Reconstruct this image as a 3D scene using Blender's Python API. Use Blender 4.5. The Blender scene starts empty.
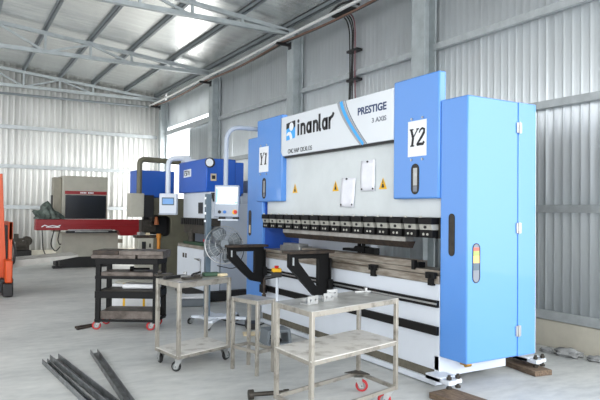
import bpy, bmesh, math, random
from mathutils import Vector, Matrix
random.seed(7)
PI = math.pi
SKY_LOW, SKY_HIGH = 2.3, 6.2
scene = bpy.context.scene
COL = scene.collection

# ------------------------------------------------------------------ materials
def lin(c):
    c = c / 255.0
    return c / 12.92 if c <= 0.04045 else ((c + 0.055) / 1.055) ** 2.4
def rgb(r, g, b): return (lin(r), lin(g), lin(b), 1.0)

def mat(name, col, rough=0.5, metal=0.0, var=0.0, nscale=6.0, bump=0.0, bscale=60.0, col2=None, stretch=(1, 1, 1), spec=0.5, lo=0.35, hi=0.65, coat=0.0):
    m = bpy.data.materials.new(name); m.use_nodes = True
    nt = m.node_tree; N = nt.nodes; L = nt.links
    b = N['Principled BSDF']
    b.inputs['Base Color'].default_value = col
    b.inputs['Roughness'].default_value = rough
    b.inputs['Metallic'].default_value = metal
    b.inputs['Specular IOR Level'].default_value = spec
    b.inputs['Coat Weight'].default_value = coat
    if var > 0 or bump > 0 or col2:
        tc = N.new('ShaderNodeTexCoord'); mp = N.new('ShaderNodeMapping')
        mp.inputs['Scale'].default_value = stretch
        L.new(tc.outputs['Object'], mp.inputs['Vector'])
    if var > 0 or col2:
        n = N.new('ShaderNodeTexNoise'); n.inputs['Scale'].default_value = nscale
        n.inputs['Detail'].default_value = 6; n.inputs['Roughness'].default_value = 0.6
        L.new(mp.outputs[0], n.inputs['Vector'])
        r = N.new('ShaderNodeValToRGB')
        c2 = col2 or tuple(min(1, x * (1 + var)) for x in col[:3]) + (1,)
        c1 = col if col2 else tuple(x * (1 - var) for x in col[:3]) + (1,)
        r.color_ramp.elements[0].position = lo; r.color_ramp.elements[0].color = c1
        r.color_ramp.elements[1].position = hi; r.color_ramp.elements[1].color = c2
        L.new(n.outputs['Fac'], r.inputs['Fac']); L.new(r.outputs['Color'], b.inputs['Base Color'])
    if bump > 0:
        n2 = N.new('ShaderNodeTexNoise'); n2.inputs['Scale'].default_value = bscale; n2.inputs['Detail'].default_value = 3
        L.new(mp.outputs[0], n2.inputs['Vector'])
        bp = N.new('ShaderNodeBump'); bp.inputs['Strength'].default_value = bump; bp.inputs['Distance'].default_value = 0.02
        L.new(n2.outputs['Fac'], bp.inputs['Height']); L.new(bp.outputs['Normal'], b.inputs['Normal'])
    return m

def emat(name, col, s):
    m = bpy.data.materials.new(name); m.use_nodes = True
    b = m.node_tree.nodes['Principled BSDF']
    b.inputs['Base Color'].default_value = col
    b.inputs['Emission Color'].default_value = col
    b.inputs['Emission Strength'].default_value = s
    return m

M = {}
M['blue'] = mat('blue paint', rgb(82, 140, 214), 0.36, 0, bump=0.05, bscale=160, coat=0.35)
M['deepblue'] = mat('deep blue paint', rgb(38, 84, 178), 0.38, 0, bump=0.08, bscale=200)
M['navy'] = mat('blue machine cover paint', rgb(20, 86, 184), 0.4)
M['white'] = mat('white paint', rgb(206, 213, 222), 0.4, 0, var=0.03, nscale=2)
M['ram'] = mat('light grey paint', rgb(205, 212, 214), 0.42, 0, var=0.05, nscale=2.5)
M['pale'] = mat('pale grey paint', rgb(166, 175, 188), 0.45)
M['hoodwhite'] = mat('gloss white paint', rgb(214, 220, 226), 0.25, coat=0.4)
M['black'] = mat('black steel', rgb(9, 9, 10), 0.55, 0.0, var=0.2, nscale=9, spec=.25)
M['blackp'] = mat('black plastic', rgb(20, 20, 22), 0.5)
M['dark'] = mat('dark grease steel', rgb(60, 56, 50), 0.55, 0.4, var=0.3, nscale=14)
M['bedsteel'] = mat('worn brown steel', rgb(168, 162, 152), 0.42, 0.4, nscale=7, col2=rgb(112, 102, 90), stretch=(1, .5, 4))
M['steel'] = mat('bright steel', rgb(170, 172, 172), 0.32, 0.75, var=0.15, nscale=12)
M['rust'] = mat('rusty dark steel', rgb(72, 60, 50), 0.6, 0.3, col2=rgb(40, 36, 34), nscale=16)
M['plate'] = mat('mill scale plate', rgb(112, 104, 98), 0.5, 0.35, col2=rgb(70, 62, 56), nscale=9)
M['zinc'] = mat('galvanised steel', rgb(176, 182, 184), 0.45, 0.3, var=0.1, nscale=8)
M['truss'] = mat('grey painted steel', rgb(166, 174, 176), 0.45, 0.15, var=0.12, nscale=5)
M['purlin'] = mat('galvanised purlin', rgb(130, 138, 142), 0.5, 0.4, var=0.08, nscale=5)
M['trolley'] = mat('worn trolley steel', rgb(158, 154, 145), 0.36, 0.55, col2=rgb(84, 79, 70), nscale=9, lo=.5, hi=.78)
M['sheet'] = mat('scratched sheet steel', rgb(176, 176, 172), 0.4, 0.45, col2=rgb(120, 118, 112), nscale=5, lo=.4, hi=.75)
M['shelfw'] = mat('painted worn shelf', rgb(206, 204, 198), 0.5, 0.1, col2=rgb(140, 134, 124), nscale=6, lo=.5, hi=.72)
M['wood'] = mat('rough timber', rgb(122, 104, 86), 0.8, 0, col2=rgb(78, 64, 52), nscale=10, stretch=(5, 1, 5), bump=0.3, bscale=40)
M['kerb'] = mat('cream render', rgb(196, 192, 178), 0.85, 0, var=0.08, nscale=3, bump=0.15, bscale=50)
M['paper'] = mat('white paper', rgb(228, 230, 238), 0.7, 0, var=0.04, nscale=9)
M['ink'] = mat('black print', rgb(18, 19, 24), 0.5)
M['inkblue'] = mat('navy print', rgb(40, 60, 100), 0.5)
M['inkgrey'] = mat('grey print', rgb(120, 126, 136), 0.5)
M['cyan'] = mat('sky blue print', rgb(58, 168, 240), 0.4)
M['silver'] = mat('silver grey print', rgb(150, 156, 164), 0.3, 0.3)
M['signwhite'] = mat('white sign plate', rgb(232, 236, 240), 0.45)
M['yellow'] = mat('yellow plastic', rgb(232, 180, 20), 0.45)
M['red'] = mat('red plastic', rgb(200, 32, 34), 0.45)
M['bluebtn'] = mat('blue button', rgb(40, 110, 190), 0.4)
M['greenp'] = mat('dark green plastic', rgb(18, 62, 38), 0.5)
M['cream'] = mat('cream cardboard', rgb(206, 192, 160), 0.8)
M['olive'] = mat('olive grey paint', rgb(98, 96, 80), 0.55, 0, var=0.12, nscale=4)
M['beige'] = mat('beige grey paint', rgb(168, 166, 154), 0.55, 0, var=0.06, nscale=4)
M['beige2'] = mat('greyed beige paint', rgb(142, 138, 124), 0.6, 0, var=0.1, nscale=5)
M['darkglass'] = mat('dark tinted guard', rgb(22, 27, 33), 0.25)
M['crimson'] = mat('crimson paint', rgb(140, 14, 24), 0.4)
M['tarp'] = mat('dark green tarp', rgb(92, 106, 98), 0.45, 0, col2=rgb(34, 42, 38), nscale=9, bump=0.4, bscale=18)
M['orange'] = mat('orange paint', rgb(196, 72, 14), 0.42, 0, var=0.06, nscale=5)
M['forkgrey'] = mat('pale worn fork steel', rgb(176, 174, 168), 0.55, 0.15, var=0.1, nscale=7)
M['rubber'] = mat('black rubber', rgb(24, 24, 24), 0.75)
M['redrubber'] = mat('red polyurethane tyre', rgb(172, 28, 34), 0.5)
M['greyp'] = mat('grey plastic', rgb(104, 112, 118), 0.55)
M['bluegrey'] = mat('blue grey paint', rgb(80, 98, 112), 0.45)
M['profile'] = mat('dark steel profile', rgb(122, 126, 128), 0.4, 0.35, col2=rgb(76, 78, 80), nscale=8)
M['pipewhite'] = mat('white conduit', rgb(206, 208, 206), 0.5)
M['cablebrown'] = mat('brown cable', rgb(112, 84, 70), 0.6)
M['cablered'] = mat('dark red cable', rgb(116, 74, 80), 0.6)
M['cable'] = mat('black cable', rgb(30, 31, 32), 0.6)
M['concrete_lump'] = mat('broken concrete', rgb(140, 142, 142), 0.9, 0, var=0.25, nscale=14)
M['screen'] = emat('lit screen', (0.92, 0.96, 1.0, 1), 1.6)
M['screenblue'] = emat('lit screen blue bar', (0.25, 0.55, 0.9, 1), 0.8)
M['screengreen'] = emat('lit screen green key', (0.2, 0.8, 0.3, 1), 0.7)
M['steelwhite'] = mat('white bag', rgb(220, 222, 224), 0.6)
M['nickel'] = mat('nickel wedge', rgb(180, 180, 172), 0.4, 0.3, var=.1, nscale=20)
M['hub'] = mat('grey caster hub', rgb(120, 126, 126), 0.45, .3)
M['ledge'] = mat('olive brown ledge', rgb(96, 92, 80), 0.7, 0, var=0.2, nscale=12)  # olive brown with random mottling

def corrugated_mat(name, col, rough, metal, dirt):
    m = mat(name, col, rough, metal, var=0.07, nscale=1.2, stretch=(1, 1, .35))
    return m
M['wallsheet'] = corrugated_mat('wall sheet steel', rgb(226, 232, 235), 0.36, 0.55, 0)
M['backsheet'] = corrugated_mat('back wall sheet steel', rgb(226, 227, 224), 0.45, 0.15, 0)
M['doorsheet'] = corrugated_mat('door sheet steel', rgb(186, 192, 194), 0.5, 0.3, 0)

def roof_mat():
    m = bpy.data.materials.new('foil roof lining'); m.use_nodes = True
    nt = m.node_tree; N = nt.nodes; L = nt.links; b = N['Principled BSDF']
    b.inputs['Metallic'].default_value = 0.75; b.inputs['Roughness'].default_value = 0.27
    tc = N.new('ShaderNodeTexCoord'); mp = N.new('ShaderNodeMapping'); mp.inputs['Scale'].default_value = (0.25, 5, 1)
    L.new(tc.outputs['Object'], mp.inputs['Vector'])
    n = N.new('ShaderNodeTexNoise'); n.inputs['Scale'].default_value = 2.2; n.inputs['Detail'].default_value = 5
    L.new(mp.outputs[0], n.inputs['Vector'])
    r = N.new('ShaderNodeValToRGB'); r.color_ramp.elements[0].position = .3; r.color_ramp.elements[1].position = .75
    r.color_ramp.elements[0].color = rgb(205, 207, 205); r.color_ramp.elements[1].color = rgb(236, 237, 235)
    L.new(n.outputs['Fac'], r.inputs['Fac']); L.new(r.outputs['Color'], b.inputs['Base Color'])
    bp = N.new('ShaderNodeBump'); bp.inputs['Strength'].default_value = .12; bp.inputs['Distance'].default_value = .05
    L.new(n.outputs['Fac'], bp.inputs['Height']); L.new(bp.outputs['Normal'], b.inputs['Normal'])
    return m
M['roof'] = roof_mat()

def floor_mat():
    m = bpy.data.materials.new('trowelled concrete'); m.use_nodes = True
    nt = m.node_tree; N = nt.nodes; L = nt.links; b = N['Principled BSDF']
    tc = N.new('ShaderNodeTexCoord')
    def noise(scale, st, d=6):
        mp = N.new('ShaderNodeMapping'); mp.inputs['Scale'].default_value = st
        mp.inputs['Rotation'].default_value = (0, 0, .5)
        L.new(tc.outputs['Object'], mp.inputs['Vector'])
        n = N.new('ShaderNodeTexNoise'); n.inputs['Scale'].default_value = scale; n.inputs['Detail'].default_value = d
        n.inputs['Roughness'].default_value = .62
        L.new(mp.outputs[0], n.inputs['Vector']); return n
    n1 = noise(.9, (1, 1.6, 1)); n2 = noise(5, (1, 2.2, 1), 8)
    mx = N.new('ShaderNodeMix'); mx.data_type = 'FLOAT'; mx.inputs[0].default_value = .45
    L.new(n1.outputs['Fac'], mx.inputs[2]); L.new(n2.outputs['Fac'], mx.inputs[3])
    r = N.new('ShaderNodeValToRGB'); e = r.color_ramp.elements
    e[0].position = .34; e[0].color = rgb(166, 169, 169); e[1].position = .66; e[1].color = rgb(204, 205, 202)
    x = e.new(.5); x.color = rgb(188, 190, 188)
    L.new(mx.outputs[0], r.inputs['Fac']); L.new(r.outputs['Color'], b.inputs['Base Color'])
    b.inputs['Roughness'].default_value = .55
    bp = N.new('ShaderNodeBump'); bp.inputs['Strength'].default_value = .12; bp.inputs['Distance'].default_value = .02
    L.new(n2.outputs['Fac'], bp.inputs['Height']); L.new(bp.outputs['Normal'], b.inputs['Normal'])
    return m
M['floor'] = floor_mat()

# ------------------------------------------------------------------ mesh helpers
class MB:
    def __init__(s): s.bm = bmesh.new()
    def face(s, pts):
        return s.bm.faces.new([s.bm.verts.new(p) for p in pts])
    def hexa(s, P):
        v = [s.bm.verts.new(p) for p in P]
        for f in ((0, 3, 2, 1), (4, 5, 6, 7), (0, 1, 5, 4), (1, 2, 6, 5), (2, 3, 7, 6), (3, 0, 4, 7)):
            s.bm.faces.new([v[i] for i in f])
        return s
    def box(s, x0, x1, y0, y1, z0, z1):
        return s.hexa([(x0, y0, z0), (x1, y0, z0), (x1, y1, z0), (x0, y1, z0), (x0, y0, z1), (x1, y0, z1), (x1, y1, z1), (x0, y1, z1)])
    def obox(s, c, size, ux=(1, 0, 0), uz=(0, 0, 1)):
        ux = Vector(ux).normalized(); uz = Vector(uz).normalized(); uy = uz.cross(ux).normalized(); uz = ux.cross(uy)
        c = Vector(c); a, b, d = [k / 2 for k in size]
        P = []
        for k in (-1, 1):
            for i, j in ((-1, -1), (1, -1), (1, 1), (-1, 1)):
                P.append(c + ux * a * i + uy * b * j + uz * d * k)
        return s.hexa(P)
    def bar(s, p0, p1, w, h, up=(0, 0, 1)):
        p0 = Vector(p0); p1 = Vector(p1); d = p1 - p0
        up = Vector(up)
        if abs(d.normalized().dot(up)) > .98: up = Vector((0, 1, 0))
        return s.obox((p0 + p1) / 2, (d.length, w, h), d, up - d.normalized() * up.dot(d.normalized()))
    def tube(s, pts, r, n=10, closed=False, cap=True, radii=None):
        pts = [Vector(p) for p in pts]; m = len(pts); rings = []
        prev = None
        for i, p in enumerate(pts):
            if closed: t = (pts[(i + 1) % m] - pts[i - 1])
            elif i == 0: t = pts[1] - p
            elif i == m - 1: t = p - pts[i - 1]
            else: t = (pts[i + 1] - p).normalized() + (p - pts[i - 1]).normalized()
            t = t.normalized()
            if prev is None:
                a = Vector((0, 0, 1)) if abs(t.z) < .9 else Vector((1, 0, 0))
                u = t.cross(a).normalized()
            else:
                u = (prev - t * prev.dot(t)).normalized()
            prev = u; w = t.cross(u)
            rr = radii[i] if radii else r
            rings.append([s.bm.verts.new(p + u * rr * math.cos(2 * PI * k / n) + w * rr * math.sin(2 * PI * k / n)) for k in range(n)])
        for i in range(m if closed else m - 1):
            A = rings[i]; B = rings[(i + 1) % m]
            for k in range(n): s.bm.faces.new((A[k], A[(k + 1) % n], B[(k + 1) % n], B[k]))
        if cap and not closed:
            s.bm.faces.new(rings[0][::-1]); s.bm.faces.new(rings[-1])
        return s
    def cyl(s, p0, p1, r, n=16, r2=None): return s.tube([p0, p1], r, n, radii=[r, r if r2 is None else r2])
    def ring(s, c, axis, R, r, n=28, m=8):
        c = Vector(c); ax = Vector(axis).normalized(); a = Vector((0, 0, 1)) if abs(ax.z) < .9 else Vector((1, 0, 0))
        u = ax.cross(a).normalized(); w = ax.cross(u)
        return s.tube([c + u * R * math.cos(2 * PI * k / n) + w * R * math.sin(2 * PI * k / n) for k in range(n)], r, m, closed=True)
    def prism(s, poly, o, ex, ey, ez, d):
        """polygon in plane (o, ex, ey), extruded d along ez"""
        o, ex, ey, ez = [Vector(k) for k in (o, ex, ey, ez)]
        A = [s.bm.verts.new(o + ex * u + ey * v) for u, v in poly]
        B = [s.bm.verts.new(o + ex * u + ey * v + ez * d) for u, v in poly]
        s.bm.faces.new(A[::-1]); s.bm.faces.new(B)
        n = len(poly)
        for i in range(n): s.bm.faces.new((A[i], A[(i + 1) % n], B[(i + 1) % n], B[i]))
        return s
    def frame(s, outer, inner, o, ex, ey, ez, d):
        """closed frame between two polygons with the same vertex count"""
        o, ex, ey, ez = [Vector(k) for k in (o, ex, ey, ez)]
        n = len(outer); V = []
        for poly in (outer, inner):
            for k in (0, 1):
                V.append([s.bm.verts.new(o + ex * u + ey * v + ez * d * k) for u, v in poly])
        oa, ob, ia, ib = V
        for i in range(n):
            j = (i + 1) % n
            s.bm.faces.new((oa[i], oa[j], ob[j], ob[i])); s.bm.faces.new((ia[j], ia[i], ib[i], ib[j]))
            s.bm.faces.new((ob[i], ob[j], ib[j], ib[i])); s.bm.faces.new((oa[j], oa[i], ia[i], ia[j]))
        return s
    def ribbon(s, pts, w, o, ex, ey, ez, d):
        """flat stroke of width w along 2-D points, extruded d"""
        P = [Vector(p) for p in pts]; n = len(P); L = []; R = []
        for i in range(n):
            t = (P[min(i + 1, n - 1)] - P[max(i - 1, 0)]).normalized(); q = Vector((-t.y, t.x))
            ww = w[i] if isinstance(w, (list, tuple)) else w
            L.append(P[i] + q * ww / 2); R.append(P[i] - q * ww / 2)
        for i in range(n - 1):
            s.prism([L[i], R[i], R[i + 1], L[i + 1]], o, ex, ey, ez, d)
        return s

def build(name, mb, m, parent=None, bevel=0.0, angle=0.6, seg=2):
    bm = mb.bm
    bmesh.ops.recalc_face_normals(bm, faces=bm.faces)
    me = bpy.data.meshes.new(name); bm.to_mesh(me); bm.free()
    me.materials.append(M[m] if isinstance(m, str) else m)
    me.polygons.foreach_set('use_smooth', [True] * len(me.polygons)); me.set_sharp_from_angle(angle=angle)
    o = bpy.data.objects.new(name, me); COL.objects.link(o)
    if bevel > 0:
        md = o.modifiers.new('edge', 'BEVEL'); md.width = bevel; md.segments = seg; md.limit_method = 'ANGLE'; md.angle_limit = .6
        md.harden_normals = False
    if parent is not None:
        o.parent = parent
        if parent.type == 'EMPTY': o.matrix_parent_inverse = parent.matrix_basis.inverted()
    return o

def tag(o, label, cat, group=None, kind=None):
    o['label'] = label; o['category'] = cat
    if group: o['group'] = group
    if kind: o['kind'] = kind
    return o
def thing(name, label, cat, loc=(0, 0, 0), group=None):
    o = bpy.data.objects.new(name, None); COL.objects.link(o); o.location = loc; o.empty_display_size = .2
    return tag(o, label, cat, group)
def struct(name, mb, m, label, cat, **k):
    return tag(build(name, mb, m, **k), label, cat, kind='structure')

def arc(cx, cy, r, a0, a1, n=10, ry=None):
    ry = r if ry is None else ry
    return [(cx + r * math.cos(math.radians(a0 + (a1 - a0) * i / n)), cy + ry * math.sin(math.radians(a0 + (a1 - a0) * i / n))) for i in range(n + 1)]
def stadium(w, h, n=8):
    r = w / 2; k = h / 2 - r
    return [(r * math.cos(PI * i / n), k + r * math.sin(PI * i / n)) for i in range(n + 1)] + [(-r * math.cos(PI * i / n), -k - r * math.sin(PI * i / n)) for i in range(n + 1)]
def bend(pts, r=.12, n=6):
    """round the corners of a polyline"""
    P = [Vector(p) for p in pts]; out = [P[0]]
    for i in range(1, len(P) - 1):
        a = (P[i - 1] - P[i]); b = (P[i + 1] - P[i]); rr = min(r, a.length * .45, b.length * .45)
        p0 = P[i] + a.normalized() * rr; p1 = P[i] + b.normalized() * rr
        for k in range(n + 1):
            t = k / n; out.append(p0 * (1 - t) ** 2 + P[i] * 2 * t * (1 - t) + p1 * t * t)
    out.append(P[-1]); return out

def text(s, name, u0, u1, v0, v1, o, ex, ey, ez, m, parent, bold=0.0, shear=0.0, d=.002):
    """lettering stretched into the rectangle u0..u1, v0..v1 of a plane"""
    cu = bpy.data.curves.new(name, 'FONT'); cu.body = s; cu.offset = bold; cu.shear = shear; cu.resolution_u = 3
    t = bpy.data.objects.new(name, cu); COL.objects.link(t)
    bpy.context.view_layer.update()
    me = bpy.data.meshes.new_from_object(t.evaluated_get(bpy.context.evaluated_depsgraph_get()))
    bpy.data.objects.remove(t); bpy.data.curves.remove(cu)
    xs = [v.co.x for v in me.vertices]; ys = [v.co.y for v in me.vertices]
    a, b, c, e = min(xs), max(xs), min(ys), max(ys)
    mb = MB(); mb.bm.from_mesh(me); bpy.data.meshes.remove(me)
    r = bmesh.ops.extrude_face_region(mb.bm, geom=list(mb.bm.faces))
    o, ex, ey, ez = [Vector(k) for k in (o, ex, ey, ez)]
    up = {v for v in r['geom'] if isinstance(v, bmesh.types.BMVert)}
    for v in mb.bm.verts:
        u = u0 + (v.co.x - a) / (b - a) * (u1 - u0); w = v0 + (v.co.y - c) / (e - c) * (v1 - v0)
        v.co = o + ex * u + ey * w + (ez * d if v in up else Vector((0, 0, 0)))
    return build(name, mb, m, parent)

# plane of every face that looks towards -X: u runs to smaller Y, v runs up
def WX(x): return dict(o=(x, 0, 0), ex=(0, -1, 0), ey=(0, 0, 1), ez=(-1, 0, 0))
def WY(y): return dict(o=(0, y, 0), ex=(1, 0, 0), ey=(0, 0, 1), ez=(0, -1, 0))

# ================================================================== THE HALL
f = MB(); f.box(-9, 12, -7, 26, -.2, 0)
struct('floor', f, 'floor', 'pale grey trowelled concrete floor', 'floor')

def roof_z(x): return 5.17 + .095 * (5.62 - x)
ROOF_L = -7.0
f = MB(); f.hexa([(6.15, -3, roof_z(6.15)), (6.15, 18.95, roof_z(6.15)), (ROOF_L, 18.95, roof_z(ROOF_L)), (ROOF_L, -3, roof_z(ROOF_L)),
                  (6.15, -3, roof_z(6.15) + .05), (6.15, 18.95, roof_z(6.15) + .05), (ROOF_L, 18.95, roof_z(ROOF_L) + .05), (ROOF_L, -3, roof_z(ROOF_L) + .05)])
struct('ceiling', f, 'roof', 'silver foil lined sloping metal roof', 'ceiling')

def corr(mb, a, b, z0, ztop, axis, pos, into, pitch=.11, h=.008, prof=None):
    """box-rib sheet from a to b along axis; ztop(t) gives the height; into = direction of the room"""
    prof = prof or [(0, 0), (.26, 0), (.34, 1), (.56, 1), (.64, 0)]
    pts = []; t = a
    while t < b:
        for k, e in prof:
            q = t + k * pitch
            if q <= b: pts.append((q, e * h))
        t += pitch
    pts.append((b, 0))
    vs = []
    for q, e in pts:
        if prof is not None and int((q - a) / pitch + 1e-4) % 9 == 0: e = e * 2.2
        c = pos + into * e
        lo = (c, q, z0) if axis == 'y' else (q, c, z0); hi = (c, q, ztop(q)) if axis == 'y' else (q, c, ztop(q))
        vs.append((mb.bm.verts.new(lo), mb.bm.verts.new(hi)))
    for i in range(len(vs) - 1):
        mb.bm.faces.new((vs[i][0], vs[i + 1][0], vs[i + 1][1], vs[i][1]))
f = MB(); zt = roof_z(5.97); RP = [(0, 0), (.62, 0), (.72, 1), (.86, 1), (.96, 0)]
corr(f, 2.4, 14.5, .3, lambda t: zt, 'y', 5.97, -1, prof=RP)
corr(f, 14.5, 18.6, 4.13, lambda t: zt, 'y', 5.97, -1, prof=RP)
w = struct('wall_right', f, 'wallsheet', 'grey ribbed sheet metal side wall behind the machines', 'wall', angle=.3)
md = w.modifiers.new('sheet', 'SOLIDIFY'); md.thickness = .004; md.offset = 0
f = MB(); corr(f, -7, 5.97, .3, lambda t: roof_z(t), 'x', 18.75, -1, .157, .035)
w = struct('wall_back', f, 'backsheet', 'pale ribbed sheet metal end wall', 'wall', angle=.3)
md = w.modifiers.new('sheet', 'SOLIDIFY'); md.thickness = .004; md.offset = 0

# plinths and flashing
f = MB(); f.box(5.9, 6.15, 2.4, 14.5, 0, .3)
struct('baseboard_right', f, 'kerb', 'low cream rendered plinth under the side wall', 'plinth', bevel=.008)
f = MB(); f.box(-7, 5.9, 18.66, 18.95, 0, .3)
struct('baseboard_back', f, 'kerb', 'low cream rendered plinth under the end wall', 'plinth', bevel=.008)
TR = [0]
def trim(mb, m, label, cat, **k):
    TR[0] += 1
    return struct('trim_%d' % TR[0], mb, m, label, cat, **k)
f = MB(); f.prism([(5.88, .31), (5.97, .31), (5.97, .40), (5.945, .40)], (0, 2.4, 0), (1, 0, 0), (0, 0, 1), (0, 1, 0), 12.1)
trim(f, 'zinc', 'grey flashing strip along the foot of the side wall', 'flashing')

# posts
PY = [(18.3, 18.52), (14.06, 14.3), (9.95, 10.2), (6.25, 6.52)]
for i, (a, b) in enumerate(PY):
    f = MB(); f.box(5.70, 5.725, a, b, 0, 4.97); f.box(5.9, 5.925, a, b, 0, 4.97); f.box(5.725, 5.9, (a + b) / 2 - .012, (a + b) / 2 + .012, 0, 4.97)
    f.box(5.69, 5.93, a - .01, b + .01, 4.97, 4.985); f.box(5.65, 5.95, a - .05, b + .05, 0, .02)
    trim(f, 'truss', ['grey steel post in the far corner of the hall', 'grey steel post at the near side of the daylit doorway',
                      'grey steel post rising behind the main press brake sign', 'grey steel post at the right behind the blue cylinder cover'][i], 'post')
# girts: one run per bay
GA = [(2.4, 6.25), (6.52, 9.95), (10.2, 14.06)]
gl = ['near bay right of the last post', 'bay behind the main press brake', 'bay beyond the sign']
for i, (a, b) in enumerate(GA):
    for z, hn in ((3.85, 'upper'), (2.76, 'middle'), (1.56, 'lower')):
        f = MB(); f.box(5.875, 5.94, a, b, z - .035, z + .035); f.box(5.868, 5.8749, a, b, z - .035, z + .05)
        trim(f, 'zinc', '%s horizontal wall rail in the %s' % (hn, gl[i]), 'wall rail')
for z, hn in ((3.82, 'top'), (2.70, 'middle'), (1.54, 'low')):
    f = MB(); f.box(-7, 5.69, 18.62, 18.71, z - .05, z + .05)
    trim(f, 'zinc', '%s horizontal wall rail on the end wall' % hn, 'wall rail')

f = MB(); f.tube([(-7, 18.675, 4.72), (5.4, 18.675, 4.78)], .034, 8)
trim(f, 'purlin', 'dark conduit pipe crossing high on the end wall', 'pipe')
# purlins
for k, px in enumerate([5.62, 4.66, 3.68, 2.74, 1.77, .8, -.2, -1.2, -2.2]):
    z = roof_z(px)
    f = MB(); f.box(px - .035, px + .035, -1.5, 18.7, z - .09, z - .078); f.box(px - .035, px - .023, -1.5, 18.7, z - .09, z - .002); f.box(px - .035, px + .035, -1.5, 18.7, z - .014, z - .002)
    trim(f, 'purlin', ['roof purlin at the eave of the side wall', 'second roof purlin from the side wall', 'third roof purlin from the side wall', 'fourth roof purlin from the side wall',
                       'fifth roof purlin from the side wall', 'sixth roof purlin from the side wall', 'seventh roof purlin from the side wall', 'eighth roof purlin from the side wall', 'ninth roof purlin from the side wall'][k], 'purlin')
# trusses
def truss(y, label):
    def tc(x): return roof_z(x) - .135
    f = MB(); bz = 4.99; X1 = 5.69; X0 = -3.4
    f.bar((X1 + .1, y, tc(X1 + .1)), (X0, y, tc(X0)), .09, .075); f.bar((X1 + .1, y, bz), (X0, y, bz), .09, .08)
    nodes = [4.66, 3.68, 2.74, 1.77, .8, -.2, -1.2, -2.2]
    for i, x in enumerate(nodes):
        f.bar((x, y, bz), (x, y, tc(x)), .05, .05, (0, 1, 0))
        if i in (1, 3, 5):
            f.bar((x, y, bz), (nodes[i + 1], y, tc(nodes[i + 1]) - .02), .045, .045)
            f.bar((nodes[i + 1], y, tc(nodes[i + 1]) - .02), (nodes[i + 2] if i + 2 < len(nodes) else x, y, bz), .045, .045)
        f.box(x - .05, x + .05, y - .05, y + .05, tc(x) + .03, tc(x) + .06)
    f.box(5.64, 5.76, y - .07, y + .07, 4.985, 5.08)
    trim(f, 'truss', label, 'roof truss')
truss(10.08, 'near grey steel roof truss crossing the top of the view')
truss(14.18, 'second grey steel roof truss, over the far doorway post')
truss(18.58, 'last grey steel roof truss against the end wall')

# doorway bay: bright gap strip, track, sliding leaf
f = MB(); f.box(5.86, 5.98, 14.3, 18.3, 3.86, 3.99)
trim(f, 'zinc', 'door track beam under the bright gap above the doorway', 'track')
f = MB(); corr(f, 14.3, 16.45, .03, lambda t: 3.88, 'y', 6.03, -1, .15, .02); f.box(6.0, 6.04, 16.42, 16.5, .03, 3.88); f.box(5.99, 6.03, 14.3, 16.45, 2.0, 2.1)
w = struct('door_1', f, 'doorsheet', 'grey ribbed sliding door leaf pushed half open', 'door', angle=.3)
md = w.modifiers.new('sheet', 'SOLIDIFY'); md.thickness = .006; md.offset = 0

# cable brackets and runs along the wall
for i, y in enumerate((18.4, 14.18, 10.08)):
    f = MB(); f.bar((5.40, y, 4.76), (5.70, y, 4.76), .05, .05); f.box(5.685, 5.70, y - .05, y + .05, 4.68, 4.84)
    tag(build('cable_bracket', f, 'blackp'), ['black cable bracket on the corner post at the end wall', 'black cable bracket on the post beside the doorway', 'black cable bracket on the post above the sign'][i], 'bracket', 'cable brackets on the posts')
def run(name, x, z, r, m, label, y0=2.6, sag=.02):
    pts = []
    y = 18.6
    while y > y0:
        t = ((18.4 - y) % 4.15) / 4.15
        pts.append((x, y, z - sag * math.sin(PI * t))); y -= .5
    f = MB(); f.tube(pts, r, 8); tag(build(name, f, m), label, 'cable')
run('conduit_pipe', 5.43, 4.815, .028, 'pipewhite', 'white conduit pipe, outermost of the lines along the wall top', sag=.01)
run('electric_cable', 5.53, 4.805, .018, 'cablebrown', 'brown electric cable strung along the wall top beside the white conduit', sag=.07)
run('electric_cable', 5.58, 4.805, .017, 'cable', 'black electric cable strung along the wall top between brown cable and wall', sag=.05)
run('electric_cable', 5.64, 4.81, .014, 'zinc', 'thin grey cable strung along the wall top, nearest the wall', sag=.03)
t = thing('cable_drop', 'bundle of black and red cables dropping down the wall behind the sign', 'cable bundle', (5.85, 8.2, 2.3))
for k, (y, m) in enumerate([(8.10, 'cablered'), (8.16, 'cable'), (8.22, 'cable'), (8.29, 'cable')]):
    f = MB(); pts = [(5.60, y - .1, 4.82), (5.78, y - .03, 4.78)] + [(5.85 + .008 * math.sin(3 * z + k), y + .025 * math.sin(1.7 * z + k * 1.3), z) for z in (4.6, 4.2, 3.8, 3.4, 3.0, 2.6, 2.2, 1.8)]
    f.tube(bend(pts, .1), .012, 8); build('cable', f, m, t)
for z in (4.25, 3.75, 3.2, 2.75):
    f = MB(); f.box(5.83, 5.951, 8.04, 8.34, z - .02, z + .02); build('clip', f, 'blackp', t)
f = MB(); f.obox((5.6, 8.1, 4.83), (.12, .5, .06), (1, .1, 0)); f.tube(bend([(5.5, 8.4, 4.86), (5.56, 8.2, 4.98), (5.6, 7.9, 4.97), (5.62, 7.7, 4.85)], .1), .02, 8)
build('cable_splice', f, 'cable', t)

# ================================================================== MAIN PRESS BRAKE
X0 = 3.66
pb = thing('press_brake', 'large blue and white sheet metal press brake with a lettered sign', 'press brake', (3.9, 5.5, 0))
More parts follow.
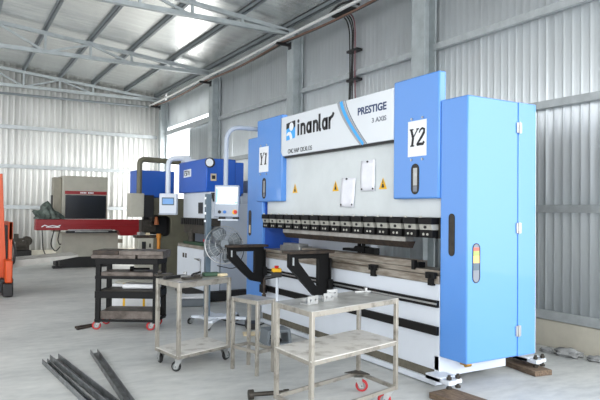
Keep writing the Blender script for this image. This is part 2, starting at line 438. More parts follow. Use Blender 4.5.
# side guards
f = MB(); f.box(X0, 4.277, 3.487, 3.80, .265, 2.483)
g = build('side_guard', f, 'blue', pb, bevel=.012)
f = MB(); f.box(4.283, 4.515, 3.488, 3.80, .265, 2.483)
d = build('guard_door', f, 'blue', pb, bevel=.006)
f = MB(); f.box(4.515, 4.53, 3.50, 3.79, .27, 2.42); build('edge_strip', f, 'signwhite', d)
for z in (2.256, 1.38, .486):
    f = MB(); f.box(4.25, 4.278, 3.476, 3.487, z - .045, z + .045); f.box(4.284, 4.312, 3.476, 3.487, z - .045, z + .045)
    f.cyl((4.281, 3.474, z - .05), (4.281, 3.474, z + .05), .009, 10); build('hinge', f, 'steel', d)
# slots in the guard
def slot(parent, u, v, w, h, W, m='dark', inner=None, name='slot_window'):
    f = MB(); o = Vector(W['o']) + Vector(W['ex']) * u + Vector(W['ey']) * v
    P = stadium(w, h); Q = stadium(w * .84, h - w * .16)
    f.frame(P, Q, o, W['ex'], W['ey'], W['ez'], .004); s_ = build(name, f, 'blackp', parent)
    f = MB(); f.prism(Q, o, W['ex'], W['ey'], W['ez'], .0015); c = build('slot_glass', f, m, s_)
    if inner:
        for (a, b, c_, e, mm) in inner:
            f = MB(); f.prism([(a, b), (c_, b), (c_, e), (a, e)], o, W['ex'], W['ey'], W['ez'], .0025); build('seen_cable', f, mm, s_)
M['wire_red'] = mat('muted red wiring', rgb(196, 100, 88), .5); M['wire_green'] = mat('muted green wiring', rgb(150, 164, 96), .5); M['wire_orange'] = mat('muted orange wiring', rgb(214, 178, 112), .5)
slot(g, 3.765, 1.092, .088, .33, WY(3.487), 'inkgrey', [(-.033, .10, .033, .128, 'wire_red'), (-.036, .06, .036, .10, 'wire_green'), (-.036, .0, .036, .06, 'wire_orange'), (-.036, -.06, .036, .0, 'bluegrey')])
slot(g, -3.66, 1.32, .07, .36, WX(X0), 'dark')
f = MB(); f.box(X0, 4.27, 7.18, 7.66, .25, 2.53)
g2 = build('side_guard', f, 'blue', pb, bevel=.012)
slot(g2, -7.56, 1.335, .085, .36, WX(X0), 'dark', [(-.028, -.14, .02, -.03, 'cream')])
f = MB(); f.box(3.70, 4.27, 7.165, 7.179, .3, 1.62); build('frame_plate', f, 'deepblue', pb)
# rear frame, cabinet and gauge
f = MB(); f.box(3.97, 4.7, 3.86, 4.02, 1.62, 2.35); f.box(3.97, 4.7, 7.0, 7.16, 1.62, 2.4); f.box(4.2, 4.7, 4.02, 7.0, 1.75, 2.2)
f.box(4.5, 4.53, 3.88, 7.1, 1.42, 2.46); f.box(4.5, 4.53, 3.88, 7.1, .2, .84); f.box(4.5, 4.53, 5.1, 7.1, 1.26, 1.419)
build('rear_frame', f, 'dark', pb, bevel=.006)
f = MB(); f.box(3.9, 4.75, 3.86, 3.98, .27, .98); f.box(4.0, 4.7, 7.04, 7.16, .27, .98); build('lower_frame', f, 'white', pb, bevel=.008)
f = MB(); f.box(4.10, 4.20, 5.35, 6.95, .93, 1.19); build('gauge_beam', f, 'white', pb, bevel=.006)
f = MB(); f.box(3.99, 4.09, 5.33, 5.75, 1.055, 1.085); f.prism([(5.33, 1.085), (5.33, 1.12), (5.5, 1.12), (5.55, 1.085)], (3.99, 0, 0), (0, 1, 0), (0, 0, 1), (1, 0, 0), .08); f.cyl((4.05, 5.42, .95), (4.05, 5.42, 1.25), .022); f.cyl((4.05, 5.50, .95), (4.05, 5.50, 1.25), .022)
f.box(4.0, 4.08, 5.16, 5.33, 1.03, 1.11); build('back_gauge', f, 'black', pb, bevel=.004)
# bed
f = MB(); f.box(X0, 3.86, 3.802, 7.175, .14, .885); build('bed', f, 'white', pb, bevel=.004)
f = MB(); f.box(3.675, 3.9, 3.862, 7.16, .06, .139); build('ledge', f, 'ledge', pb)
f = MB(); f.box(3.645, 3.88, 3.83, 7.17, .01, .06); build('skirt', f, 'white', pb, bevel=.004)
f = MB(); f.box(X0, 4.50, 3.80, 3.86, .085, .265); f.box(3.9, 4.5, 3.86, 7.1, .09, .12); b_ = build('base_frame', f, 'white', pb, bevel=.004)
f = MB(); f.cyl((4.05, 3.80, .20), (4.05, 3.785, .20), .02, 12); build('bolt', f, 'steel', b_)
f = MB(); f.box(3.645, 3.90, 3.802, 7.175, .887, .955); f.box(3.68, 3.90, 3.802, 7.175, .957, 1.0); build('table_rail', f, 'bedsteel', pb, bevel=.004)
f = MB(); f.prism([(3.72, 1.002), (3.86, 1.002), (3.86, 1.06), (3.81, 1.06), (3.79, 1.04), (3.77, 1.06), (3.72, 1.06)], (0, 4.17, 0), (1, 0, 0), (0, 0, 1), (0, 1, 0), 2.05); build('die', f, 'bedsteel', pb)
f = MB(); f.box(3.70, 3.88, 6.25, 6.75, 1.002, 1.07); f.box(3.72, 3.86, 6.3, 6.7, 1.07, 1.10); build('die', f, 'steel', pb, bevel=.004)
for y in (5.53, 4.70, 3.88):
    f = MB(); f.box(3.615, 3.66, y - .055, y + .055, .93, .985); f.box(3.62, 3.66, y - .03, y + .03, .87, .93); f.cyl((3.61, y, .957), (3.60, y, .957), .018, 6)
    build('die_clamp', f, 'black', pb, bevel=.003)
f = MB(); f.box(3.70, 3.78, 4.11, 4.19, 1.0, 1.05); f.box(3.66, 3.70, 4.13, 4.17, .985, 1.07); build('die_stop', f, 'black', pb, bevel=.003)
# ram and hood
f = MB(); f.box(3.71, 3.94, 3.83, 7.13, 1.462, 2.40); build('ram', f, 'ram', pb, bevel=.004)
HX = 3.64
f = MB()
f.prism([(-6.655, 2.70), (-6.655, 2.26), (-6.60, 2.20), (-4.415, 2.20), (-4.415, 2.70)], (HX, 0, 0), (0, -1, 0), (0, 0, 1), (1, 0, 0), .07)
hood = build('sign_hood', f, 'hoodwhite', pb, bevel=.008)
f = MB(); f.box(3.66, 3.705, 4.415, 6.58, 2.178, 2.199); build('hood_shadow_strip', f, 'blackp', hood)  # solid black strip stands in for the shadow under the hood
W = WX(HX)
# logo square: figure of a round head and curved body
f = MB(); f.prism([(-6.503, 2.605 - .215), (-6.285, 2.625 - .215), (-6.285, 2.625), (-6.503, 2.605)], W['o'], W['ex'], W['ey'], W['ez'], .002)
lg = build('logo', f, 'cyan', hood)
f = MB(); f.prism([(-6.503, 2.53), (-6.44, 2.545), (-6.36, 2.50), (-6.285, 2.55), (-6.285, 2.625), (-6.503, 2.605)], W['o'], W['ex'], W['ey'], W['ez'], .003); build('logo_dark_corner', f, 'ink', lg)
f = MB(); f.prism(arc(-6.375, 2.555, .052, 0, 350, 20), W['o'], W['ex'], W['ey'], W['ez'], .004)
f.ribbon([(-6.495, 2.455), (-6.45, 2.475), (-6.41, 2.47), (-6.385, 2.43), (-6.38, 2.40)], [.02, .04, .055, .06, .06], W['o'], W['ex'], W['ey'], W['ez'], .0035)
build('logo_figure', f, 'signwhite', lg)
# brand lettering drawn as strokes
f = MB(); S = .038
def st(p, w=S): f.ribbon([(u + (a_ - u) * KX, b_) for a_, b_ in p], w, W['o'], W['ex'], W['ey'], W['ez'], .003)
u = -6.225; h = .14; base = 2.428; KX = 1.09
def adv(x): return u + x
lw = .085
st([(u + .017, base), (u + .017, base + h)]); f.prism(arc(u + .017, base + h + .035, .022, 0, 330, 12), W['o'], W['ex'], W['ey'], W['ez'], .003)
def letter_n(x):
    st([(x + .017, base), (x + .017, base + h)]); st([(x + .017, base + h - .045)] + arc(x + .0525, base + h - .055, .0355, 150, 0, 8, .04) + [(x + .088, base)])
def letter_a(x):
    st(arc(x + .05, base + h * .5, .036, 0, 360, 18, h * .5 - .017)); st([(x + .09, base), (x + .09, base + h)])
letter_n(u + .065); letter_a(u + .19); letter_n(u + .325)
st([(u + .455, base + h + .06)] + [(u + .455, base + .03), (u + .462, base + .016), (u + .485, base + .012)])
letter_a(u + .505); x = u + .645
st([(x, base), (x, base + h)]); st([(x, base + h - .05), (x + .02, base + h - .015), (x + .055, base + h + .0), (x + .075, base + h + .035)])
build('brand_lettering', f, 'ink', hood)
text('CNC HAP 120.30.135', 'model_lettering', -6.46, -5.89, 2.225, 2.28, **W, m='ink', parent=hood, bold=.012)
text('PRESTIGE', 'model_lettering', -4.99, -4.52, 2.505, 2.585, **W, m='inkblue', parent=hood, bold=.03)
text('3 AXIS', 'model_lettering', -4.75, -4.52, 2.40, 2.45, **W, m='inkgrey', parent=hood, bold=.025)
def stripe(off, wd, m, dd):
    f = MB(); pts = []
    for i in range(15):
        t = i / 14; pts.append((-5.35 + off * (1 - .25 * t) + .42 * t ** 1.35, 2.70 - .5 * t))
    f.ribbon(pts, [wd * (1 - .35 * i / 14) for i in range(15)], W['o'], W['ex'], W['ey'], W['ez'], dd); build('stripe', f, m, hood)
stripe(0, .05, 'silver', .0012); stripe(.052, .05, 'cyan', .0016); stripe(.098, .03, 'silver', .0012); stripe(.135, .018, 'inkgrey', .0012)
# cylinder covers
def cyl_cover(y0, y1, txt, su, sv, slot_u):
    f = MB(); f.box(X0 - .02, 3.725, y0, y1, 1.63, 2.745); c = build('cylinder_cover', f, 'blue', pb, bevel=.014)
    Wc = WX(X0 - .02)
    f = MB(); f.prism([(su[0], sv[0]), (su[1], sv[0]), (su[1], sv[1]), (su[0], sv[1])], Wc['o'], Wc['ex'], Wc['ey'], Wc['ez'], .003)
    s_ = build('sign_plate', f, 'signwhite', c)
    # serif italic characters
    f = MB(); cw = (su[1] - su[0]); cx = (su[0] + su[1]) / 2; h = .15; b0 = (sv[0] + sv[1]) / 2 - h / 2 + .01
    def q(pts, w): f.ribbon([(cx + px * cw + .2 * py * h * .9 - .015, b0 + py * h) for px, py in pts], w, Wc['o'], Wc['ex'], Wc['ey'], Wc['ez'], .005)
    q([(-.36, 1), (-.2, .48)], .028); q([(.0, 1), (-.2, .48)], .013); q([(-.2, .5), (-.2, 0)], .028)
    q([(-.44, 1), (-.24, 1)], .012); q([(-.08, 1), (.06, 1)], .012); q([(-.3, 0), (-.08, 0)], .012)
    if txt == '2':
        q([(.10, .75), (.14, .92), (.24, 1.0), (.35, .93), (.36, .75), (.27, .5), (.12, .2), (.05, .04)], [.012, .018, .02, .024, .028, .026, .02, .016]); q([(.05, .05), (.22, .07), (.38, .06), (.42, .2)], .026)
    else:
        q([(.24, .98), (.24, 0)], .03); q([(.1, .85), (.24, .98)], .014); q([(.12, 0), (.36, 0)], .013)
    build('sign_lettering', f, 'ink', s_)
    for uu in (su[0] + .05, su[1] - .05):
        for vv in (sv[0] - .03, sv[1] + .02):
            f = MB(); f.cyl((X0 - .02, -uu, vv), (X0 - .03, -uu, vv), .011, 10); build('screw', f, 'steel', c)
    slot(c, slot_u, 1.81, .105, .28, Wc, 'dark', [(-.026, -.06, .026, .1, 'steel'), (-.026, -.115, .026, -.065, 'inkgrey')])
cyl_cover(3.80, 4.412, '2', (-4.20, -3.955), (2.015, 2.34), -4.10)
cyl_cover(6.62, 7.33, '1', (-7.255, -6.985), (2.03, 2.37), -7.10)
# warning triangles on the ram
for y in (6.39, 5.49, 4.65):
    f = MB(); Wr = WX(3.709); s_ = .062
    f.prism([(-y - s_, 1.735), (-y + s_, 1.735), (-y, 1.85)], Wr['o'], Wr['ex'], Wr['ey'], Wr['ez'], .002); c = build('warning_sticker', f, 'yellow', pb)
    f = MB(); f.prism([(-y - .022, 1.75), (-y + .022, 1.75), (-y + .01, 1.79), (-y - .01, 1.79)], Wr['o'], Wr['ex'], Wr['ey'], Wr['ez'], .003)
    f.prism([(-y - .008, 1.795), (-y + .008, 1.795), (-y + .003, 1.83), (-y - .003, 1.83)], Wr['o'], Wr['ex'], Wr['ey'], Wr['ez'], .003); build('sticker_symbol', f, 'ink', c)
# tool clamps along the foot of the ram
N_CL = 16; pitch = (7.10 - 3.83) / N_CL
f = MB(); f.box(3.69, 3.86, 3.83, 7.12, 1.28, 1.461); build('clamp_rail', f, 'dark', pb)
for i in range(N_CL):
    a = 3.83 + i * pitch + .012; b = a + pitch - .034
    f = MB(); f.box(3.595, 3.69, a, b, 1.403, 1.460); c = build('tool_clamp', f, 'black', pb, bevel=.004)
    f = MB(); f.prism([(3.615, 1.354), (3.69, 1.354), (3.69, 1.402), (3.605, 1.402)], (0, a + .008, 0), (1, 0, 0), (0, 0, 1), (0, 1, 0), b - a - .016); build('wedge', f, 'nickel', c)
    f = MB(); f.box(3.612, 3.69, a + .005, b - .005, 1.285, 1.353); k = build('clamp_plate', f, 'black', c, bevel=.004)
    for yy in (a + .06, b - .06):
        f = MB(); f.cyl((3.612, yy, 1.315), (3.605, yy, 1.315), .011, 8); build('clamp_bolt', f, 'nickel', k)
    f = MB(); f.cyl((3.62, (a + b) / 2, 1.378), (3.597, (a + b) / 2, 1.378), .013, 8); build('adjuster', f, 'blackp', c)
    f = MB(); f.cyl((3.64, b + .014, 1.41), (3.64, b + .014, 1.475), .012, 8); build('clamp_pin', f, 'nickel', c)
# punch tools
f = MB(); f.prism([(3.66, 1.235), (3.76, 1.235), (3.76, 1.30), (3.66, 1.278)], (0, 4.25, 0), (1, 0, 0), (0, 0, 1), (0, 1, 0), 2.35); build('punch', f, 'sheet', pb)
f = MB(); f.prism([(3.70, 1.175), (3.74, 1.175), (3.77, 1.235), (3.655, 1.235)], (0, 4.235, 0), (1, 0, 0), (0, 0, 1), (0, 1, 0), 2.36); build('punch_edge', f, 'rust', pb)
# rails and support arms
for (z0, z1) in ((.685, .745), (.445, .52)):
    f = MB(); f.box(3.63, 3.66, 3.802, 7.175, z0, z1); r_ = build('front_rail', f, 'black', pb, bevel=.003)
    if z0 > .6:
        f = MB(); f.box(3.624, 3.63, 3.802, 7.17, .71, .725); build('rail_groove', f, 'steel', r_)
def support_arm(y, xl, zt):
    f = MB(); Wa = dict(o=(0, y - .03, 0), ex=(1, 0, 0), ey=(0, 0, 1), ez=(0, 1, 0))
    outer = [(xl, zt - .03), (xl, zt - .17), (3.40, .60), (3.58, .56), (3.585, zt - .02)]
    inner = [(xl + .11, zt - .085), (xl + .115, zt - .12), (3.425, .70), (3.455, .70), (3.455, zt - .085)]
    f.frame(outer, inner, **Wa, d=.06); a = build('support_arm', f, 'black', pb, bevel=.003)
    f = MB(); f.box(3.585, 3.60, y - .06, y + .06, .42, 1.0); f.box(3.56, 3.615, y - .07, y + .07, .66, .77); f.box(3.57, 3.615, y - .07, y + .07, .43, .53); build('carriage', f, 'black', a, bevel=.003)
    f = MB(); f.box(xl - .03, 3.62, y - .09, y + .09, zt - .03, zt); build('top_plate', f, 'rust', a, bevel=.003)
    f = MB(); f.prism([(xl + .035, zt - .15), (xl + .055, zt - .155), (xl + .055, zt - .07), (xl + .035, zt - .07)], (0, y - .031, 0), (1, 0, 0), (0, 0, 1), (0, -1, 0), .002); build('arm_slot', f, 'zinc', a)
    if y < 6: return
    f = MB(); f.cyl((3.56, y - .09, .30), (3.56, y - .09, .62), .018, 10); f.cyl((3.56, y - .09, .33), (3.56, y - .09, .42), .028, 10); build('lift_screw', f, 'rust', a)
support_arm(7.0, 3.075, 1.065); support_arm(5.45, 3.09, 1.085)
# feet
def foot(cx, cy):
    f = MB(); f.box(cx - .06, cx + .025, cy - .04, cy + .24, .09, .125); f.box(cx + .045, cx + .11, cy - .02, cy + .24, .09, .125); f.box(cx - .06, cx + .11, cy + .06, cy + .24, .09, .135); c = build('foot_bracket', f, 'white', pb, bevel=.004)
    for k in (-.02, .08):
        f = MB(); f.cyl((cx + k, cy, .052), (cx + k, cy, .165), .013, 10); f.cyl((cx + k, cy, .13), (cx + k, cy, .15), .022, 6); f.cyl((cx + k, cy, .052), (cx + k, cy, .068), .024, 10); build('foot_bolt', f, 'dark', c)
foot(3.60, 3.60); foot(4.84, 3.72)
f = MB(); f.cyl((3.9, 3.73, .18), (3.96, 3.73, .18), .02, 10); f.cyl((3.92, 3.73, .18), (3.92, 3.82, .18), .012); build('drain_plug', f, mat('brass', rgb(170, 130, 60), .35, .8), pb)
# control pendant on its arm
f = MB(); f.tube(bend([(3.22, 7.42, 1.83), (3.22, 7.42, 2.645), (3.70, 7.42, 2.645)], .22, 10), .031, 14); arm = build('control_arm', f, 'pale', pb)
ux = Vector((.84, -.54, 0)).normalized(); uy = Vector((.54, .84, 0)).normalized(); up = (Vector((0, 0, 1)) + uy * .1).normalized()
pc = Vector((3.235, 7.40, 1.63))
f = MB(); f.obox(pc, (.33, .09, .43), ux, up); pan = build('control_panel', f, 'pale', pb, bevel=.012)
nrm = ux.cross(up) * -1
nrm = nrm if nrm.y < 0 else -nrm
PP = dict(o=pc + nrm * .0455, ex=ux, ey=up, ez=nrm)
def onp(a, b, c, e, d, m, nm):
    f = MB(); f.prism([(a, c), (b, c), (b, e), (a, e)], **PP, d=d); return build(nm, f, m, pan)
onp(-.14, .14, -.04, .185, .002, 'screen', 'screen'); onp(-.14, -.118, -.02, .17, .003, 'screenblue', 'screen_bar'); onp(.105, .14, -.035, -.01, .003, 'screengreen', 'screen_key')
def btn(a, b, r, m, nm, d=.015):
    f = MB(); f.prism(arc(a, b, r, 0, 345, 15), **PP, d=d); return build(nm, f, m, pan)
btn(-.09, -.15, .022, 'blackp', 'button'); btn(-.02, -.15, .022, 'bluebtn', 'button'); btn(.115, -.15, .034, 'yellow', 'button_ring', .008); btn(.125, -.15, .024, 'red', 'emergency_button', .03)
f = MB(); f.obox(pc + Vector((0.02, -.02, -.25)), (.27, .16, .02), ux, (0, 0, 1)); f.obox(pc + Vector((-.05, .03, -.22)), (.03, .03, .06), ux); build('keyboard_tray', f, 'white', pan, bevel=.004)
f = MB(); f.obox(pc + Vector((.10, -.07, -.225)), (.08, .07, .05), ux, (0, 0, 1)); f.obox(pc + Vector((-.07, -.0, -.225)), (.09, .05, .04), ux, (0, 0, 1)); build('hand_wheel_box', f, 'blackp', pan, bevel=.006)

# notices taped to the ram
Wr = WX(3.709)
def notice(y0, y1, z0, z1, sk, label):
    f = MB(); n = 6; g_ = [[None] * (n + 1) for _ in range(n + 1)]
    for i in range(n + 1):
        for j in range(n + 1):
            a = i / n; b = j / n
            g_[i][j] = f.bm.verts.new((3.703 - .008 * abs(math.sin(a * 5 + b * 3)) * (b < .8), y1 + (y0 - y1) * a + sk * b, z0 + (z1 - z0) * b + sk * .4 * a))
    for i in range(n):
        for j in range(n): f.bm.faces.new((g_[i][j], g_[i + 1][j], g_[i + 1][j + 1], g_[i][j + 1]))
    o = build('paper_notice', f, 'paper'); tag(o, label, 'paper', 'paper notices on the ram')
    md = o.modifiers.new('sheet', 'SOLIDIFY'); md.thickness = .002
    for a, b in ((.5, .95), (.12, .07), (.9, .07)):
        f = MB(); yy = y1 + (y0 - y1) * a; f.cyl((3.702, yy, z0 + (z1 - z0) * b), (3.688, yy, z0 + (z1 - z0) * b), .010, 8); build('magnet', f, 'ink', o)
notice(5.13, 5.39, 1.56, 1.877, -.03, 'crumpled white paper notice on the ram, lower of the two')
notice(4.77, 5.01, 1.72, 2.04, 0, 'white paper notice on the ram beside the warning triangle, higher of the two')

# wood blocks under the feet
def wood(c, size, ux, label):
    f = MB(); f.obox(c, size, ux); tag(build('wood_block', f, 'wood', bevel=.004), label, 'wood block', 'timber packing under the press brake')
wood((3.52, 3.35, .026), (.25, .56, .05), (1, .05, 0), 'brown timber block under the front foot of the large press brake')
wood((4.84, 3.91, .026), (.20, .62, .05), (1, -.18, 0), 'grey brown timber block under the rear foot beside the blue door')

# ================================================================== TROLLEYS
def caster(parent, x, y, r, m_tyre, ang=0.0, ztop=.12, bw=.03):
    ca, sa = math.cos(ang), math.sin(ang); ax = Vector((-sa, ca, 0)); fw = Vector((ca, sa, 0))
    c = Vector((x, y, r)) + fw * .03
    f = MB(); f.obox((x, y, ztop - .006), (.075, .06, .01), fw)
    for s_ in (-1, 1): f.prism([(-.03 - .03, ztop - .012 - r), (.03 - .03, ztop - .012 - r), (.016, -.018), (-.016, -.018)], c + ax * s_ * (bw / 2 + .006), fw, (0, 0, 1), ax * s_, .004)
    k = build('caster', f, 'steel', parent)
    f = MB(); f.ring(c, ax, r - .009, .0095, 24, 8); f.cyl(c - ax * bw / 2, c + ax * bw / 2, r - .008, 22); build('tyre', f, m_tyre, k)
    f = MB(); f.cyl(c - ax * (bw / 2 + .002), c + ax * (bw / 2 + .002), r * .62, 18); f.cyl(c - ax * (bw / 2 + .013), c + ax * (bw / 2 + .013), .008, 8); build('hub', f, 'hub', k)

def trolley(root, near, right, left, zt, shelves, zl, lw, m, low_sheet, shelf_mat='sheet', top_mat='sheet', leg_to=None, top_th=.035):
    n_, r_, l_ = [Vector((p[0], p[1], 0)) for p in (near, right, left)]; b_ = r_ + l_ - n_
    cs = [n_, r_, b_, l_]; u = (r_ - n_).normalized(); v = (l_ - n_).normalized(); q = lw / 2
    cen = (n_ + b_) / 2
    ins = [n_ + (u + v) * q, r_ + (-u + v) * q, b_ - (u + v) * q, l_ + (u - v) * q]
    for p in ins:
        f = MB(); f.obox((p.x, p.y, ((leg_to or zl) + zt) / 2), (lw, lw, zt - (leg_to or zl)), u); build('leg', f, m, root, bevel=.003)
    def rim(z, hgt, nm):
        f = MB()
        for i in range(4):
            a, c = ins[i], ins[(i + 1) % 4]; f.bar((a.x, a.y, z), (c.x, c.y, z), lw * .7, hgt)
        build(nm, f, m, root, bevel=.002)
    def deck(z, nm, mm, th=.006):
        f = MB(); P = [(p.x, p.y) for p in cs]; f.prism(P, (0, 0, z), (1, 0, 0), (0, 1, 0), (0, 0, 1), th); build(nm, f, mm, root)
    rim(zt - top_th / 2 - .006, top_th, 'top_frame'); deck(zt - .005, 'top', top_mat)
    for z in shelves: rim(z - .02, .03, 'shelf_frame'); deck(z - .005, 'shelf', shelf_mat)
    rim(zl + .015, .03, 'bottom_frame')
    if low_sheet: deck(zl + .03, 'shelf', shelf_mat)
    return cs, u, v

ft = thing('service_trolley', 'pale steel trolley with red wheels nearest the camera, metal brackets on top', 'trolley', (2.56, 3.74, 0), 'steel workshop trolleys')
cs, u, v = trolley(ft, (2.09, 3.36), (3.035, 3.60), (2.085, 3.87), .835, [.505], .125, .030, 'trolley', False, 'shelfw')
for p, a in ((cs[0] + (u + v) * .06, -.5), (cs[1] + v * .05 - u * .07, 2.5), (cs[2] - (u + v) * .05, -.6), (cs[3] + (u - v) * .06, -.7)): caster(ft, p.x, p.y, .052, 'redrubber', a, .125)
f = MB(); f.prism([(cs[2].x - .16, cs[2].y - .02), (cs[2].x, cs[2].y - .16), (cs[2].x, cs[2].y)], (0, 0, .157), (1, 0, 0), (0, 1, 0), (0, 0, 1), .006); build('corner_plate', f, 'dark', ft)

mt = thing('service_trolley', 'narrow worn steel trolley with black tools on top, left of the fan', 'trolley', (2.14, 5.7, 0), 'steel workshop trolleys')
cs2, u2, v2 = trolley(mt, (1.835, 5.27), (2.46, 5.50), (1.765, 5.74), .83, [], .125, .033, 'trolley', True, 'shelfw', 'trolley', top_th=.045)
for p, a in ((cs2[0] + (u2 + v2) * .05, 2.5), (cs2[1] + (v2 - u2) * .05, .4), (cs2[2] - (u2 + v2) * .06, 1.2), (cs2[3] + (u2 - v2) * .05, 1.6)): caster(mt, p.x, p.y, .048, 'rubber', a, .125)

stn = thing('steel_stand', 'small bare steel frame stand between the two pale trolleys', 'stand', (2.49, 5.06, 0))
n_, r_, l_ = (2.43, 4.84), (2.655, 4.91), (2.33, 5.20)
cs3, u3, v3 = trolley(stn, n_, r_, l_, .685, [], .20, .030, 'trolley', False, 'sheet', 'sheet', leg_to=0.002)

# black plate cart
ct = thing('plate_cart', 'black tiered steel cart with red wheels stacked with rusty plates', 'cart', (2.2, 7.85, 0))
O = Vector((1.585, 7.66, 0)); cu_ = Vector((.85, -.527, 0)).normalized(); cv = Vector((.527, .85, 0)).normalized(); CW, CD = .78, .46
def cp(a, b, z): p = O + cu_ * a + cv * b; return (p.x, p.y, z)
for a in (.03, CW - .03):
    for b in (.03, CD - .03):
        f = MB(); f.obox(cp(a, b, .49), (.06, .05, .80), cu_); build('leg', f, 'black', ct, bevel=.003)
for z, hgt in ((.855, .07), (.655, .035), (.44, .085), (.12, .03)):
    f = MB()
    for b in (.01, CD - .01): f.bar(cp(0, b, z), cp(CW, b, z), .03, hgt)
    for a in (.01, CW - .01): f.bar(cp(a, 0, z), cp(a, CD, z), .03, hgt)
    build('frame_rail', f, 'black', ct, bevel=.003)
for z, th, mm in ((.67, .05, 'plate'), (.46, .03, 'dark'), (.135, .10, 'plate')):
    f = MB(); f.obox(cp(CW / 2, CD / 2, z + th / 2), (CW - .12, CD - .06, th), cu_); build('shelf', f, mm, ct, bevel=.003)
for a in (.04, CW - .06):
    for b in (.05, CD - .05):
        p = cp(a, b, 0); caster(ct, p[0], p[1], .055, 'redrubber', 2.9, .125)
# plates lying on the cart
for k, (a0, a1, b0, z, th, m_, lb) in enumerate([(-.05, .50, -.02, .892, .045, 'plate', 'thick rusty steel plate at the bottom of the pile on the black cart'),
                                          (-.04, .28, .0, .938, .05, 'rust', 'short dark rusty plate on top at the left end of the black cart'),
                                          (.29, .84, -.01, .938, .05, 'plate', 'long grey steel plate on top at the right end of the black cart'), (.51, .83, .03, .892, .045, 'plate', 'grey steel plate under the long one at the right end of the black cart')]):
    f = MB(); f.obox(cp((a0 + a1) / 2, b0 + .22, z + th / 2), (a1 - a0, .44, th), (cu_ + cv * .01 * k)); tag(build('steel_plate', f, m_, bevel=.003), lb, 'steel plate', 'plates on the black cart')
f = MB(); f.cyl(cp(.38, .2, .751), cp(.42, .2, .751), .03, 12); f.cyl(cp(.42, .2, .751), cp(.62, .22, .751), .012, 8); tag(build('round_bar', f, 'black'), 'small dark bar end lying on the upper shelf of the black cart', 'steel bar')
f = MB(); f.obox(cp(.5, .28, .525), (.45, .2, .06), cu_); tag(build('white_bundle', f, 'steelwhite', bevel=.02), 'pale wrapped bundle lying on the middle shelf of the black cart', 'bundle')

# white box behind the cart
bx = thing('strapped_box', 'white box with yellow straps on the floor behind the black cart', 'box', (2.35, 8.5, 0))
O2 = Vector((2.02, 8.50, 0))
def cq(a, b, z): p = O2 + cu_ * a + cv * b; return (p.x, p.y, z)
f = MB(); f.obox(cq(.28, .22, .24), (.62, .44, .44), cu_); build('box_body', f, 'steelwhite', bx, bevel=.01)
f = MB(); f.obox(cq(.28, .22, .475), (.56, .4, .03), cu_); build('box_lid', f, 'beige', bx, bevel=.008)
for a in (.14, .42):
    f = MB(); f.obox(cq(a, .22, .24), (.03, .45, .45), cu_); build('strap', f, 'yellow', bx)
f = MB()
for a in (.03, .53): f.obox(cq(a, .22, .01), (.08, .42, .02), cu_)
build('skid', f, 'wood', bx)

# things on the front trolley
def bracket(x, y, ang, label):
    ca, sa = math.cos(ang), math.sin(ang); ex = Vector((ca, sa, 0)); ey = Vector((-sa, ca, 0)); z0 = .837
    f = MB()
    f.obox(Vector((x, y, z0 + .004)), (.11, .07, .008), ex)
    # upright plate with two real holes
    c0 = Vector((x, y, z0)) - ey * .035
    def hole(cx):
        sq = [(-.0275, -.03), (.0, -.03), (.0275, -.03), (.0275, .0), (.0275, .03), (0, .03), (-.0275, .03), (-.0275, 0)]
        cc = [(.011 * math.cos(math.radians(t)), .011 * math.sin(math.radians(t))) for t in (225, 270, 315, 0, 45, 90, 135, 180)]
        f.frame(sq, cc, c0 + ex * cx + Vector((0, 0, .03)), ex, (0, 0, 1), -ey, .008)
    hole(-.0275); hole(.0275)
    tag(build('steel_bracket', f, 'steel'), label, 'bracket', 'small brackets on the front trolley')
bracket(2.25, 3.66, .3, 'small bright angle bracket on the front trolley, leftmost and nearest')
bracket(2.44, 3.74, .25, 'small bright angle bracket on the front trolley, middle one')
bracket(2.58, 3.90, .2, 'small bright angle bracket on the front trolley, farthest back')
f = MB(); f.obox((2.36, 3.80, .85), (.22, .03, .025), (1, .5, 0)); tag(build('steel_bar', f, 'steel', bevel=.002), 'short flat steel bar behind the brackets on the front trolley', 'steel bar')
f = MB(); f.obox((2.98, 4.0, .842), (.14, .03, .012), (1, -.2, 0)); f.obox((3.0, 3.98, .86), (.02, .03, .03), (1, -.2, 0)); tag(build('steel_clip', f, 'steel', bevel=.002), 'small steel clip near the far corner of the front trolley', 'clip')
# things on the middle trolley
f = MB(); f.obox((2.33, 5.72, .85), (.16, .10, .035), (1, -.1, 0)); tag(build('green_case', f, 'greenp', bevel=.005), 'dark green plastic case on the narrow trolley', 'case')
f = MB(); f.obox((2.43, 5.66, .845), (.09, .07, .025), (1, .3, 0)); tag(build('wood_offcut', f, 'cream', bevel=.003), 'pale wooden offcut beside the green case on the narrow trolley', 'offcut')
tl = thing('clamping_tool', 'black hand tool with a long grip on the narrow trolley', 'tool', (1.93, 5.66, .83))
f = MB(); f.obox((1.90, 5.66, .845), (.20, .035, .03), (1, .45, 0)); build('grip', f, 'blackp', tl, bevel=.004)
f = MB(); f.obox((2.03, 5.74, .85), (.10, .02, .02), (1, .4, 0)); f.cyl((2.07, 5.76, .84), (2.07, 5.76, .88), .018, 10); build('jaw', f, 'steel', tl)
f = MB(); f.obox((2.06, 5.54, .842), (.20, .07, .02), (1, .2, 0)); f.obox((2.12, 5.56, .86), (.05, .05, .02), (1, .2, 0)); tag(build('steel_offcut', f, 'dark', bevel=.003), 'dark steel offcuts lying at the front of the narrow trolley', 'offcut')
f = MB(); f.tube(bend([(2.12, 5.70, .845), (2.16, 5.78, .85), (2.22, 5.84, .85), (2.27, 5.86, .86)], .05), .012, 8); tag(build('black_hose', f, 'rubber'), 'short black hose end beside the green case on the narrow trolley', 'hose')
